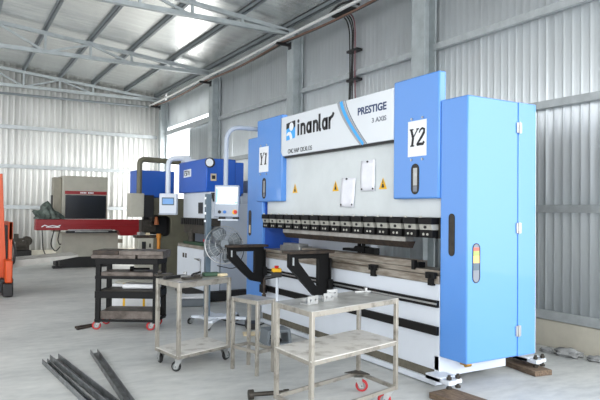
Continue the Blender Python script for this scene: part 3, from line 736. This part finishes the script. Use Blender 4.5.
f = MB(); f.box(1.80, 1.97, 5.80, 5.92, .835, .86); f.cyl((1.84, 5.86, .86), (1.84, 5.86, .89), .02, 10); tag(build('magnetic_base', f, 'dark', bevel=.004), 'low dark steel block at the back corner of the narrow trolley', 'steel block')

# grey crate in front of the second press brake
gc = thing('grey_crate', 'grey plastic crate with a pale lid on the floor beyond the narrow trolley', 'crate', (3.33, 8.85, 0))
f = MB(); f.prism([(-.2, .005), (.2, .005), (.22, .13), (-.22, .13)], (3.33, 8.80, 0), (.95, -.3, 0), (0, 0, 1), (.3, .95, 0), .3); build('crate_body', f, 'greyp', gc, bevel=.01)
f = MB(); f.obox((3.375, 8.94, .145), (.46, .34, .03), (.95, -.3, 0)); build('lid', f, 'steelwhite', gc, bevel=.006)

# ================================================================== FAN
fan = thing('pedestal_fan', 'industrial round fan on a blue grey mast with a white wheeled base', 'fan', (2.95, 7.3, 0))
f = MB(); f.box(2.895, 2.965, 7.28, 7.35, .1, 1.72); build('mast', f, 'bluegrey', fan, bevel=.006)
f = MB()
for z in (1.35, 1.45, 1.55, 1.65): f.box(2.88, 2.895, 7.30, 7.33, z, z + .03)
build('mast_scale', f, 'signwhite', fan)
f = MB(); c0 = Vector((3.08, 7.27, .10))
tips = [(2.80, 7.50), (2.84, 6.98), (3.38, 7.05), (3.42, 7.48), (3.1, 7.7)]
f.obox((3.02, 7.29, .11), (.34, .26, .035), (1, 0, 0))
for (a, b) in tips: f.bar(c0, (a, b, .10), .07, .035)
build('base', f, 'white', fan, bevel=.005)
for (a, b) in tips: caster(fan, a, b, .042, 'rubber', a * 3 + b, .092)
fc = Vector((3.08, 7.12, 1.06)); fa = Vector((-.30, -.90, .2)).normalized(); fb = Vector((0, 0, 1)).cross(fa).normalized(); fu = fa.cross(fb)
cage = MB(); cage.ring(fc, fa, .245, .007, 36, 6); cage.ring(fc + fa * .07, fa, .20, .003, 30, 5); cage.ring(fc + fa * .085, fa, .12, .003, 24, 5); cage.ring(fc - fa * .08, fa, .19, .003, 30, 5)
for k in range(28):
    a = 2 * PI * k / 28; d_ = fb * math.cos(a) + fu * math.sin(a)
    cage.tube([fc + fa * .09 + d_ * .05, fc + fa * .072 + d_ * .20, fc + d_ * .245, fc - fa * .08 + d_ * .19, fc - fa * .1 + d_ * .07], .0018, 4, cap=False)
build('cage', cage, 'steel', fan)
f = MB()
for k in range(4):
    a = 2 * PI * k / 4 + .4; rows = []
    for i in range(5):
        r = .05 + .18 * i / 4; w = .35 + .25 * math.sin(PI * i / 4)
        rows.append([fc + (fb * math.cos(a + s_ * w) + fu * math.sin(a + s_ * w)) * r + fa * s_ * .03 for s_ in (-1, 0, 1)])
    V = [[f.bm.verts.new(p) for p in r] for r in rows]
    for i in range(4):
        for j in range(2): f.bm.faces.new((V[i][j], V[i][j + 1], V[i + 1][j + 1], V[i + 1][j]))
o = build('blade', f, 'greyp', fan); md = o.modifiers.new('t', 'SOLIDIFY'); md.thickness = .003
f = MB(); f.cyl(fc - fa * .2, fc - fa * .06, .085, 20); f.cyl(fc - fa * .06, fc + fa * .03, .05, 16); f.cyl(fc + fa * .09, fc + fa * .1, .055, 20); build('motor', f, 'greyp', fan, bevel=.008)
f = MB(); f.bar(fc - fa * .15, (2.95, 7.31, 1.0), .05, .05); f.cyl((2.93, 7.315, .9), (2.93, 7.315, 1.1), .05, 12); build('bracket_arm', f, 'greyp', fan)
f = MB(); f.tube(bend([(3.05, 7.3, .9), (3.35, 7.25, 1.2), (3.42, 7.2, .98), (3.30, 7.2, .72), (3.05, 7.28, .78)], .2, 8), .006, 6); build('power_cord', f, 'cable', fan)
f = MB(); f.tube(bend([(3.15, 7.35, .06), (3.3, 7.1, .012), (3.45, 6.9, .012), (3.52, 6.82, .06)], .1), .01, 6); tag(build('floor_cable', f, 'cable'), 'black cable on the floor from the fan base to the press brake', 'cable')

# foot pedal with emergency stop post
fp = thing('foot_pedal', 'grey foot pedal unit with a white post and yellow emergency stop', 'foot pedal', (3.2, 6.0, 0))
f = MB(); f.frame([(-.17, 0), (.17, 0), (.15, .17), (-.15, .17)], [(-.13, .015), (.13, .015), (.115, .135), (-.115, .135)], (3.22, 5.86, .002), (.9, -.1, 0), (0, 0, 1), (.1, .9, 0), .26); build('pedal_guard', f, 'greyp', fp, bevel=.006)
f = MB(); f.obox((3.24, 6.0, .05), (.10, .16, .03), (.9, -.1, 0), (0, -.2, 1)); build('pedal', f, 'blackp', fp, bevel=.004)
f = MB(); f.cyl((3.27, 6.02, .15), (3.27, 6.02, .77), .017, 12); build('post', f, 'white', fp)
f = MB(); f.obox((3.26, 6.02, .775), (.11, .09, .06), (.9, -.3, 0)); f.cyl((3.24, 6.0, .76), (3.12, 6.05, .735), .022, 10); hb = build('switch_box', f, 'blackp', fp, bevel=.008)
f = MB(); f.obox((3.26, 6.02, .825), (.105, .09, .045), (.9, -.3, 0)); build('switch_cover', f, 'yellow', fp, bevel=.01)
f = MB(); f.cyl((3.26, 6.02, .845), (3.26, 6.02, .875), .02, 14, .028); build('stop_button', f, 'red', fp)
f = MB(); f.obox((3.25, 6.5, .012), (.32, .2, .012), (.9, -.35, 0)); f.obox((3.28, 6.42, .024), (.2, .14, .008), (.8, -.5, .05)); tag(build('cardboard_sheet', f, 'cream'), 'pale cardboard pieces on the floor behind the foot pedal', 'cardboard')
f = MB(); f.obox((3.35, 6.85, .05), (.14, .2, .08), (.9, -.3, 0)); f.cyl((3.30, 6.85, .09), (3.30, 6.85, .16), .015); tag(build('pedal_switch', f, 'blackp', bevel=.01), 'small black pedal switch on the floor under the far support arm', 'pedal switch')

# ================================================================== SECOND PRESS BRAKE
p2 = thing('press_brake', 'small white press brake with a dark blue head, behind the fan', 'press brake', (4.0, 9.9, 0))
f = MB(); f.box(X0, 4.2, 9.25, 10.62, 1.815, 2.375); hd = build('head_cover', f, 'navy', p2, bevel=.02)
f = MB(); f.box(4.2, 4.35, 9.26, 10.5, 1.75, 2.33); build('tank', f, 'navy', p2, bevel=.01)
W2 = WX(X0)
f = MB(); f.prism([(-10.33, 2.09), (-9.96, 2.10), (-9.96, 2.235), (-10.33, 2.225)], **W2, d=.004); nm_ = build('name_plate', f, 'signwhite', hd)
f = MB(); u_ = -10.29
for k, q_ in enumerate([[(0, 0), (0, .08), (.05, .08)], [(.06, .0), (.1, .0), (.1, .04), (.06, .04), (.06, .08), (.1, .08)], [(.12, 0), (.12, .08), (.18, .08), (.18, .0)], [(.2, .08), (.25, .0), (.27, .08)]]):
    f.ribbon([(u_ + a, 2.125 + b) for a, b in q_], .022, W2['o'], W2['ex'], W2['ey'], W2['ez'], .006)
build('name_lettering', f, 'ink', nm_)
f = MB(); c = Vector((3.72, 9.25, 2.30)); f.cyl(c, c + Vector((0, -.03, 0)), .085, 24); ga = build('pressure_gauge', f, 'blackp', hd)
f = MB(); f.cyl(c + Vector((-.015, -.03, 0)), c + Vector((-.015, -.034, 0)), .065, 24); build('gauge_face', f, 'signwhite', ga)
f = MB(); f.box(3.74, 3.84, 9.242, 9.25, 2.0, 2.12); build('rating_plate', f, 'cream', hd)
f = MB(); f.box(3.76, 3.82, 9.238, 9.242, 2.03, 2.09); build('rating_print', f, 'ink', hd)
f = MB(); f.box(3.74, 3.86, 9.12, 9.25, 1.70, 1.80); f.cyl((3.76, 9.17, 1.78), (3.80, 9.17, 1.66), .04, 12); build('valve', f, 'blackp', p2, bevel=.01)
f = MB(); f.box(3.72, 3.95, 9.22, 10.5, 1.37, 1.815); rm = build('ram', f, 'white', p2, bevel=.006)
Wq = WX(3.72); f = MB(); f.prism([(-9.74, 1.45), (-9.52, 1.45), (-9.52, 1.64), (-9.74, 1.64)], **Wq, d=.003); build('ram_label', f, 'ink', rm)
f = MB(); f.box(3.70, 3.9, 9.2, 10.55, 1.24, 1.368); cr = build('clamp_rail', f, 'dark', p2)
for i in range(12):
    f = MB(); a = 9.22 + i * .11; f.box(3.675, 3.70, a, a + .085, 1.255, 1.36); build('tool_clamp', f, 'black', p2, bevel=.003)
f = MB(); f.box(3.74, 3.78, 9.3, 10.5, 1.10, 1.238); build('punch', f, 'dark', p2)
f = MB(); f.box(3.66, 3.86, 9.2, 10.6, .845, .90); build('table_rail', f, 'bedsteel', p2, bevel=.003)
f = MB(); f.box(3.69, 3.84, 9.25, 10.4, .902, .95); build('die', f, 'greenp', p2, bevel=.003)
f = MB(); f.obox((3.72, 9.35, 1.0), (.07, .09, .05), (1, .2, 0)); tag(build('red_tool_box', f, 'red', bevel=.01), 'small red block resting on the die of the far white press brake', 'block')
f = MB(); f.cyl((3.74, 10.1, .953), (3.74, 10.1, 1.10), .06, 14); f.cyl((3.74, 10.1, 1.10), (3.74, 10.1, 1.16), .03, 12); tag(build('oil_can', f, 'dark'), 'dark can standing on the far end of the white press brake die', 'can')
f = MB(); f.box(X0 - .01, 3.9, 9.19, 10.6, .17, .843); bd = build('bed', f, 'white', p2, bevel=.006)
Wb = WX(X0 - .01)
for uu in (-10.30, -10.17):
    f = MB(); f.prism([(uu, .66), (uu + .08, .66), (uu + .08, .74), (uu, .74)], **Wb, d=.004); build('bed_label', f, 'rust', bd)
f = MB(); f.cyl((X0 - .01, 9.45, .68), (X0 - .05, 9.45, .68), .02, 10); f.bar((X0 - .04, 9.62, .68), (X0 - .04, 9.36, .68), .02, .02); f.bar((X0 - .02, 9.40, .3), (X0 - .02, 9.40, .66), .012, .012, (0, 1, 0)); build('latch', f, 'steel', bd)
f = MB(); f.box(3.64, 4.8, 9.1, 10.65, .02, .168); build('plinth', f, 'blackp', p2)
f = MB(); f.box(3.92, 4.55, 9.2, 9.26, .17, 1.62); f.box(3.92, 4.55, 10.5, 10.56, .17, 1.81); f.box(4.3, 4.55, 9.26, 10.5, .17, 1.81); build('side_frame', f, 'pale', p2, bevel=.01)
f = MB(); f.box(4.62, 5.05, 9.3, 10.1, .17, 2.05); build('electrical_cabinet', f, 'pale', p2, bevel=.008)
f = MB(); f.tube(bend([(3.39, 10.4, 1.78), (3.39, 10.4, 2.43), (3.80, 10.4, 2.46)], .12, 8), .045, 12); f.box(3.66, 3.9, 10.3, 10.5, 2.375, 2.44); build('control_arm', f, 'white', p2)
ux2 = Vector((.86, -.5, 0)); pc2 = Vector((3.40, 10.38, 1.61))
f = MB(); f.obox(pc2, (.31, .12, .38), ux2); pn2 = build('control_panel', f, 'white', p2, bevel=.01)
n2 = Vector((-.5, -.86, 0)); Pq = dict(o=pc2 + n2 * .061, ex=ux2, ey=Vector((0, 0, 1)), ez=n2)
f = MB(); f.prism([(-.11, -.02), (.11, -.02), (.11, .12), (-.11, .12)], **Pq, d=.003); s2 = build('screen', f, 'bluegrey', pn2)
f = MB(); f.prism([(-.095, .0), (.095, .0), (.095, .10), (-.095, .10)], **Pq, d=.005); build('screen_text', f, emat('dim blue screen', (.12, .26, .5, 1), .5), s2)
f = MB(); f.prism([(-.155, -.19), (.155, -.19), (.155, -.16), (-.155, -.16)], **Pq, d=.03); build('panel_lip', f, 'pale', pn2)

# ================================================================== OLD OLIVE PRESS
p3 = thing('old_press', 'old olive grey press with a blue head, left of the white press brake', 'press', (3.9, 12.5, 0))
side = [(3.62, .02), (4.6, .02), (4.6, 1.75), (3.57, 1.75), (3.57, 1.42), (3.74, 1.38)] + arc(3.88, 1.29, .09, 90, 0, 5) + arc(3.88, 1.05, .09, 0, -90, 5) + [(3.74, .96), (3.62, .93)]
for y in (11.95, 12.5):
    f = MB(); f.prism(side, (0, y, 0), (1, 0, 0), (0, 0, 1), (0, 1, 0), .09); build('side_frame', f, 'olive', p3, bevel=.006)
f = MB(); f.box(4.0, 4.2, 12.04, 12.5, .3, 1.7); f.box(3.50, 3.99, 12.3, 12.42, .99, 1.41)
build('rear_panel', f, 'blackp', p3)
f = MB(); f.box(3.57, 3.78, 12.041, 12.5, 1.42, 1.74); build('ram', f, 'blackp', p3, bevel=.006)
f = MB(); f.box(3.30, 4.1, 12.15, 12.7, 1.76, 2.32); build('head_cover', f, 'navy', p3, bevel=.02)
f = MB(); f.box(3.29, 3.61, 11.95, 12.2, .02, .93); be = build('bed', f, 'beige', p3, bevel=.008)
f = MB(); f.box(3.37, 3.45, 11.935, 11.95, .70, .86); f.box(3.52, 3.55, 11.935, 11.95, .74, .82); build('switch', f, 'blackp', be, bevel=.003)
f = MB(); f.box(3.27, 3.72, 11.96, 12.25, .93, .985); build('table_rail', f, 'rust', p3, bevel=.004)
f = MB(); f.box(3.6, 3.66, 12.05, 12.45, 1.2, 1.42); f.box(3.4, 3.7, 12.1, 12.3, 1.05, 1.3); f.cyl((3.62, 12.05, 1.22), (3.62, 12.3, 1.22), .06, 14); build('tool_holder', f, 'dark', p3, bevel=.004)
f = MB(); f.cyl((3.66, 11.93, 1.2), (3.66, 11.95, 1.36), .05, 12, .03); build('orange_guard', f, mat('orange brown', rgb(150, 84, 40), .5), p3)
f = MB(); f.tube(bend([(3.27, 11.85, 1.82), (3.27, 11.85, 2.52), (4.22, 11.9, 2.50), (4.22, 11.95, 1.95)], .12, 6), .055, 8); build('control_arm', f, 'olive', p3)
f = MB(); f.box(3.07, 3.34, 11.72, 12.0, 1.36, 1.83); cb = build('control_box', f, 'beige', p3, bevel=.012)
f = MB(); f.box(3.345, 3.56, 11.80, 12.0, 1.36, 1.80); build('control_box_side', f, 'blackp', cb, bevel=.008)
f = MB(); f.cyl((3.70, 11.9, .55), (3.70, 11.9, 1.0), .035, 12); f.cyl((3.70, 11.9, .93), (3.70, 11.9, 1.02), .05, 12); build('hydraulic_post', f, mat('amber', rgb(190, 120, 30), .5), p3)
f = MB(); f.obox((3.38, 12.06, 1.016), (.12, .12, .06), (1, .2, 0)); tag(build('steel_offcut', f, 'steel', bevel=.006), 'bright steel offcut on the old olive press table', 'offcut')
f = MB(); f.obox((3.50, 11.99, 1.012), (.08, .06, .05), (1, -.2, 0)); tag(build('yellow_block', f, 'cream', bevel=.006), 'small yellowish block on the old olive press table', 'block')

# ================================================================== RED PUNCH PRESS AT THE END WALL
rp = thing('punching_machine', 'grey punching machine with a long crimson beam at the end wall', 'punching machine', (3.1, 16.4, 0))
f = MB(); f.box(2.476, 3.59, 16.0, 17.3, 1.25, 2.35); hd = build('head', f, 'beige', rp, bevel=.015)
f = MB(); f.box(2.54, 3.55, 15.985, 16.0, 1.25, 1.86); build('guard_window', f, 'darkglass', hd)
f = MB(); f.box(2.53, 3.56, 15.98, 16.0, 1.885, 1.965); st_ = build('red_strip', f, 'crimson', hd)
f = MB()
for (a, b) in ((2.90, .03), (2.945, .025), (2.98, .03), (3.02, .025), (3.09, .03), (3.13, .025), (3.165, .025), (3.20, .022)):
    f.box(a, a + b, 15.976, 15.98, 1.905, 1.945)
build('strip_lettering', f, 'signwhite', st_)
f = MB(); f.box(2.275, 2.474, 16.15, 16.45, .92, 2.31); build('side_column', f, 'beige2', rp, bevel=.015)
f = MB(); f.box(2.245, 2.273, 16.2, 16.35, 1.2, 1.85); build('cable_duct', f, 'blackp', rp)
f = MB(); f.box(2.47, 3.87, 15.95, 16.9, .28, .90); build('base', f, 'beige', rp, bevel=.015)
f = MB(); f.box(2.45, 3.7, 16.05, 17.2, .0, .28); f.box(2.28, 2.5, 15.98, 16.2, .0, .06); f.cyl((2.38, 16.08, .06), (2.38, 16.08, .18), .03); build('plinth', f, 'blackp', rp)
f = MB(); f.box(1.822, 4.38, 15.62, 15.94, 1.10, 1.245); f.prism([(1.822, .975), (3.78, .975), (3.86, .825), (4.38, .825), (4.38, 1.1), (1.822, 1.1)], (0, 15.62, 0), (1, 0, 0), (0, 0, 1), (0, 1, 0), .32); bm_ = build('crimson_beam', f, 'crimson', rp, bevel=.008)
f = MB(); f.ribbon([(1.95, 1.06), (2.02, 1.10), (2.1, 1.07), (2.2, 1.09), (2.32, 1.07), (2.38, 1.10)], .025, (0, 15.62, 0), (1, 0, 0), (0, 0, 1), (0, -1, 0), .004); f.ribbon([(2.05, 1.05), (2.36, 1.05)], .015, (0, 15.62, 0), (1, 0, 0), (0, 0, 1), (0, -1, 0), .004); build('beam_lettering', f, 'signwhite', bm_)
f = MB(); f.box(2.5, 3.72, 15.48, 15.62, .905, .965); build('work_table', f, 'blackp', rp, bevel=.006)
f = MB(); f.box(2.55, 3.6, 15.50, 15.62, .968, .995); f.box(2.7, 3.5, 15.47, 15.48, .93, .96); build('table_edge', f, 'steel', rp)
for pts in ([(1.98, 15.75, .97), (2.0, 15.7, .5), (2.12, 15.8, .28), (2.35, 16.0, .32)], [(2.26, 15.8, .97), (2.18, 15.8, .6), (2.32, 15.9, .42), (2.44, 16.0, .55)], [(2.4, 15.85, .97), (2.34, 15.75, .72), (2.40, 15.8, .6), (2.45, 15.96, .62)]):
    f = MB(); f.tube(bend(pts, .15), .014, 6); build('hose', f, 'cable', rp)
f = MB(); f.box(3.87, 4.0, 16.0, 16.2, .62, .72); build('side_switch', f, 'beige2', rp, bevel=.005)
# tarp bundle
f = MB(); bmesh.ops.create_icosphere(f.bm, subdivisions=4, radius=1)
for v_ in f.bm.verts:
    p = v_.co.copy(); n = 1 + .18 * math.sin(5 * p.x + 2 * p.y) * math.cos(4 * p.z + 3 * p.x) + .1 * math.sin(11 * p.x + 7 * p.z) + .06 * math.sin(17 * p.y + 13 * p.x)
    x = p.x * n; lump = .78 + .35 * math.exp(-((x + .1) / .3) ** 2) - .25 * max(0, x)
    v_.co = Vector((2.12 + .35 * x, 15.78 + .2 * p.y * n, 1.246 + (max(0, p.z * n * .36 * lump) if p.z > -.3 else 0) + .004))
tag(build('tarp_bundle', f, 'tarp'), 'crumpled dark green tarp heaped on the crimson beam end', 'tarp')

# dark motor by the end wall
mo = thing('engine_block', 'dark scrap engine on a black stand against the end wall', 'engine', (1.65, 18.2, 0))
f = MB(); f.box(1.2, 2.0, 17.95, 18.5, 0, .34); build('stand', f, 'rubber', mo, bevel=.01)
f = MB(); f.cyl((1.4, 18.1, .52), (1.85, 18.1, .52), .16, 18); f.box(1.5, 1.95, 18.0, 18.35, .36, .66); f.cyl((1.9, 18.05, .6), (1.9, 18.3, .6), .13, 16); f.cyl((1.62, 18.1, .62), (1.62, 18.1, .80), .06, 12); build('motor_body', f, 'dark', mo, bevel=.01)
f = MB(); f.cyl((1.78, 17.97, .55), (1.78, 17.99, .55), .07, 16); f.cyl((1.55, 17.95, .5), (1.55, 17.97, .5), .05, 14); build('pulley', f, 'steel', mo)

# ================================================================== FORKLIFT
fk = thing('forklift', 'orange forklift at the left edge with pale raised forks', 'forklift', (0.2, 12.2, 0))
f = MB(); f.prism([(-1.6, .25), (.25, .25), (.45, .5), (.45, 1.0), (.1, 1.15), (-.3, 1.0), (-.9, 1.05), (-1.6, 1.0)], (0, 11.55, 0), (1, 0, 0), (0, 0, 1), (0, 1, 0), 1.0); build('body', f, 'orange', fk, bevel=.03)
for y in (11.55, 12.35):
    f = MB(); f.bar((.84, y, .08), (.735, y, 2.1), .06, .12, (1, 0, 0)); build('mast_upright', f, 'orange', fk, bevel=.006)
f = MB(); f.box(.72, .86, 11.55, 12.35, .2, .3); f.box(.7, .78, 11.55, 12.35, 1.95, 2.05); f.cyl((.76, 11.95, .3), (.72, 11.95, 1.7), .04, 12); build('mast_crossbar', f, 'blackp', fk)
f = MB(); f.box(.90, .97, 11.45, 12.65, .95, 1.26); f.box(.90, .97, 11.45, 12.65, .42, .58); f.box(.905, .965, 11.45, 11.56, .3, 1.26); f.box(.905, .965, 12.5, 12.65, .3, 1.26); build('carriage', f, 'orange', fk, bevel=.008)
f = MB(); f.box(.86, .9, 11.6, 12.5, .4, 1.2); f.tube(bend([(.95, 11.50, 1.0), (1.02, 11.5, .8), (1.0, 11.5, .55), (.93, 11.5, .5)], .1), .02, 8); build('carriage_back', f, 'blackp', fk)
for y in (11.66, 12.12):
    f = MB(); f.prism([(.97, .9), (.97, .44), (2.10, .61), (2.10, .65), (1.03, .58), (1.03, .9)], (0, y, 0), (1, 0, 0), (0, 0, 1), (0, 1, 0), .33); build('fork', f, 'forkgrey', fk, bevel=.004)
for (x, y) in ((.35, 11.28), (.35, 12.55), (-1.25, 11.45), (-1.25, 12.45)):
    f = MB(); f.cyl((x, y, .27), (x, y + .24, .27), .27, 28); wl = build('wheel', f, 'rubber', fk, bevel=.03); f = MB(); f.cyl((x, y - .008, .27), (x, y + .248, .27), .14, 20); build('hub', f, 'orange', wl)
f = MB()
for (x, y) in ((.3, 11.6), (.3, 12.5), (-1.3, 11.6), (-1.3, 12.5)): f.bar((x, y, 1.0), (x - .08, y, 2.1), .05, .05, (0, 1, 0))
f.box(-1.45, .25, 11.57, 12.53, 2.08, 2.14); build('overhead_guard', f, 'blackp', fk)
f = MB(); f.box(-.9, -.4, 11.8, 12.3, 1.02, 1.14); f.box(-1.0, -.88, 11.8, 12.3, 1.02, 1.6); build('seat', f, 'rubber', fk, bevel=.04)
f = MB(); f.box(.80, .96, 11.05, 11.28, .02, .24); f.box(.72, .98, 11.28, 11.55, .06, .3); build('front_bumper', f, 'blackp', fk, bevel=.02)
f = MB(); f.box(.84, .95, 11.10, 11.55, .24, .62); build('front_guard', f, 'orange', fk, bevel=.02)

# ================================================================== THINGS ON THE FLOOR
def channel(p0, p1, w, h, th, label, roll=0.0, z=.0):
    a = Vector((p0[0], p0[1], z)); b = Vector((p1[0], p1[1], z)); d_ = (b - a).normalized(); s_ = Vector((0, 0, 1)).cross(d_).normalized()
    f = MB()
    f.prism([(-w / 2, 0), (w / 2, 0), (w / 2, h), (w / 2 - th, h), (w / 2 - th, th), (-w / 2 + th, th), (-w / 2 + th, h), (-w / 2, h)], a, s_, (0, 0, 1), d_, (b - a).length)
    tag(build('steel_channel', f, 'profile', bevel=.0015), label, 'steel channel', 'steel channels lying on the floor')
channel((.93, 6.33), (1.13, 4.25), .085, .06, .006, 'wide dark steel channel on the floor, rightmost of the touching pair')
channel((.83, 6.22), (.99, 4.25), .05, .05, .006, 'narrow dark steel channel on the floor, leftmost at the front')
channel((1.33, 6.42), (1.20, 4.25), .075, .045, .006, 'pale grey steel channel lying apart on the floor, right of the pair')
f = MB(); f.cyl((2.10, 4.28, .04), (2.40, 4.20, .04), .018, 12); f.cyl((2.08, 4.285, .04), (2.12, 4.275, .04), .04, 16); f.cyl((2.36, 4.21, .04), (2.40, 4.20, .04), .024, 14)
tag(build('flanged_pipe', f, 'dark'), 'dark pipe with a flange on the floor under the front trolley', 'pipe')
f = MB(); f.bar((1.40, 7.86, .015), (1.68, 7.98, .015), .04, .028); tag(build('angle_iron', f, 'rust'), 'short rusty iron bar by the black cart wheel, farther one', 'iron bar', 'iron offcuts by the cart wheel')
f = MB(); f.bar((1.40, 7.76, .012), (1.62, 7.90, .012), .03, .022); tag(build('angle_iron', f, 'rust'), 'short rusty iron bar by the black cart wheel, nearer one', 'iron bar', 'iron offcuts by the cart wheel')
rng = random.Random(3)
def lump(x, y, s_, label):
    f = MB(); bmesh.ops.create_icosphere(f.bm, subdivisions=3, radius=1)
    ph = rng.random() * 6
    for v_ in f.bm.verts:
        p = v_.co.copy(); n = 1 + .2 * math.sin(4 * p.x + ph) * math.cos(5 * p.y + ph) + .12 * math.sin(9 * p.z + 7 * p.x + ph)
        v_.co = Vector((x + p.x * s_ * n, y + p.y * s_ * 1.3 * n, max(.001, s_ * .28 + p.z * s_ * .5 * n)))
    tag(build('concrete_lump', f, 'concrete_lump'), label, 'rubble', 'rubble at the foot of the side wall')
lump(5.70, 3.98, .11, 'largest broken concrete lump against the cream plinth'); lump(5.66, 4.22, .06, 'small concrete lump on the far side of the largest one by the plinth'); lump(5.75, 3.70, .07, 'concrete lump on the near side of the largest one by the plinth')

# ================================================================== LIGHT AND CAMERA
wd = bpy.data.worlds.new('overcast'); scene.world = wd; wd.use_nodes = True
nt = wd.node_tree; bg = nt.nodes['Background']; bg.inputs['Color'].default_value = (.965, .98, 1.0, 1)
tc = nt.nodes.new('ShaderNodeTexCoord'); dp = nt.nodes.new('ShaderNodeVectorMath'); dp.operation = 'DOT_PRODUCT'
sd = Vector((.1, -.92, .32)).normalized(); dp.inputs[1].default_value = sd        # the bright side of the overcast sky
mr = nt.nodes.new('ShaderNodeMapRange'); mr.interpolation_type = 'SMOOTHSTEP'
mr.inputs[1].default_value = .3; mr.inputs[2].default_value = 1.0; mr.inputs[3].default_value = SKY_LOW; mr.inputs[4].default_value = SKY_HIGH
nt.links.new(tc.outputs['Generated'], dp.inputs[0]); nt.links.new(dp.outputs['Value'], mr.inputs[0]); nt.links.new(mr.outputs[0], bg.inputs['Strength'])

dl = bpy.data.lights.new('doorway daylight', 'AREA'); do = bpy.data.objects.new('doorway daylight', dl); COL.objects.link(do)
dl.energy = 160; dl.shape = 'RECTANGLE'; dl.size = 1.8; dl.size_y = 3.4; dl.color = (1, .98, .95)
do.location = (6.07, 17.42, 1.95); do.rotation_euler = Vector((-1, 0, 0)).to_track_quat('-Z', 'Y').to_euler()
cam = bpy.data.cameras.new('camera'); co = bpy.data.objects.new('camera', cam); COL.objects.link(co); scene.camera = co
cam.sensor_width = 36; cam.lens = 36 * 593.05 / 600; cam.clip_end = 200
rx = Vector((0.860398, -0.509493, 0.011495)); uy_ = Vector((-0.020008, -0.011232, 0.999737)); fw = Vector((0.50923, 0.860401, 0.019858))
co.matrix_world = Matrix(((rx.x, uy_.x, -fw.x, 0), (rx.y, uy_.y, -fw.y, 0), (rx.z, uy_.z, -fw.z, 1.5), (0, 0, 0, 1)))
vs = scene.view_settings; vs.view_transform = 'Standard'; vs.look = 'None'; vs.gamma = 1; vs.use_curve_mapping = False; vs.exposure = -0.04
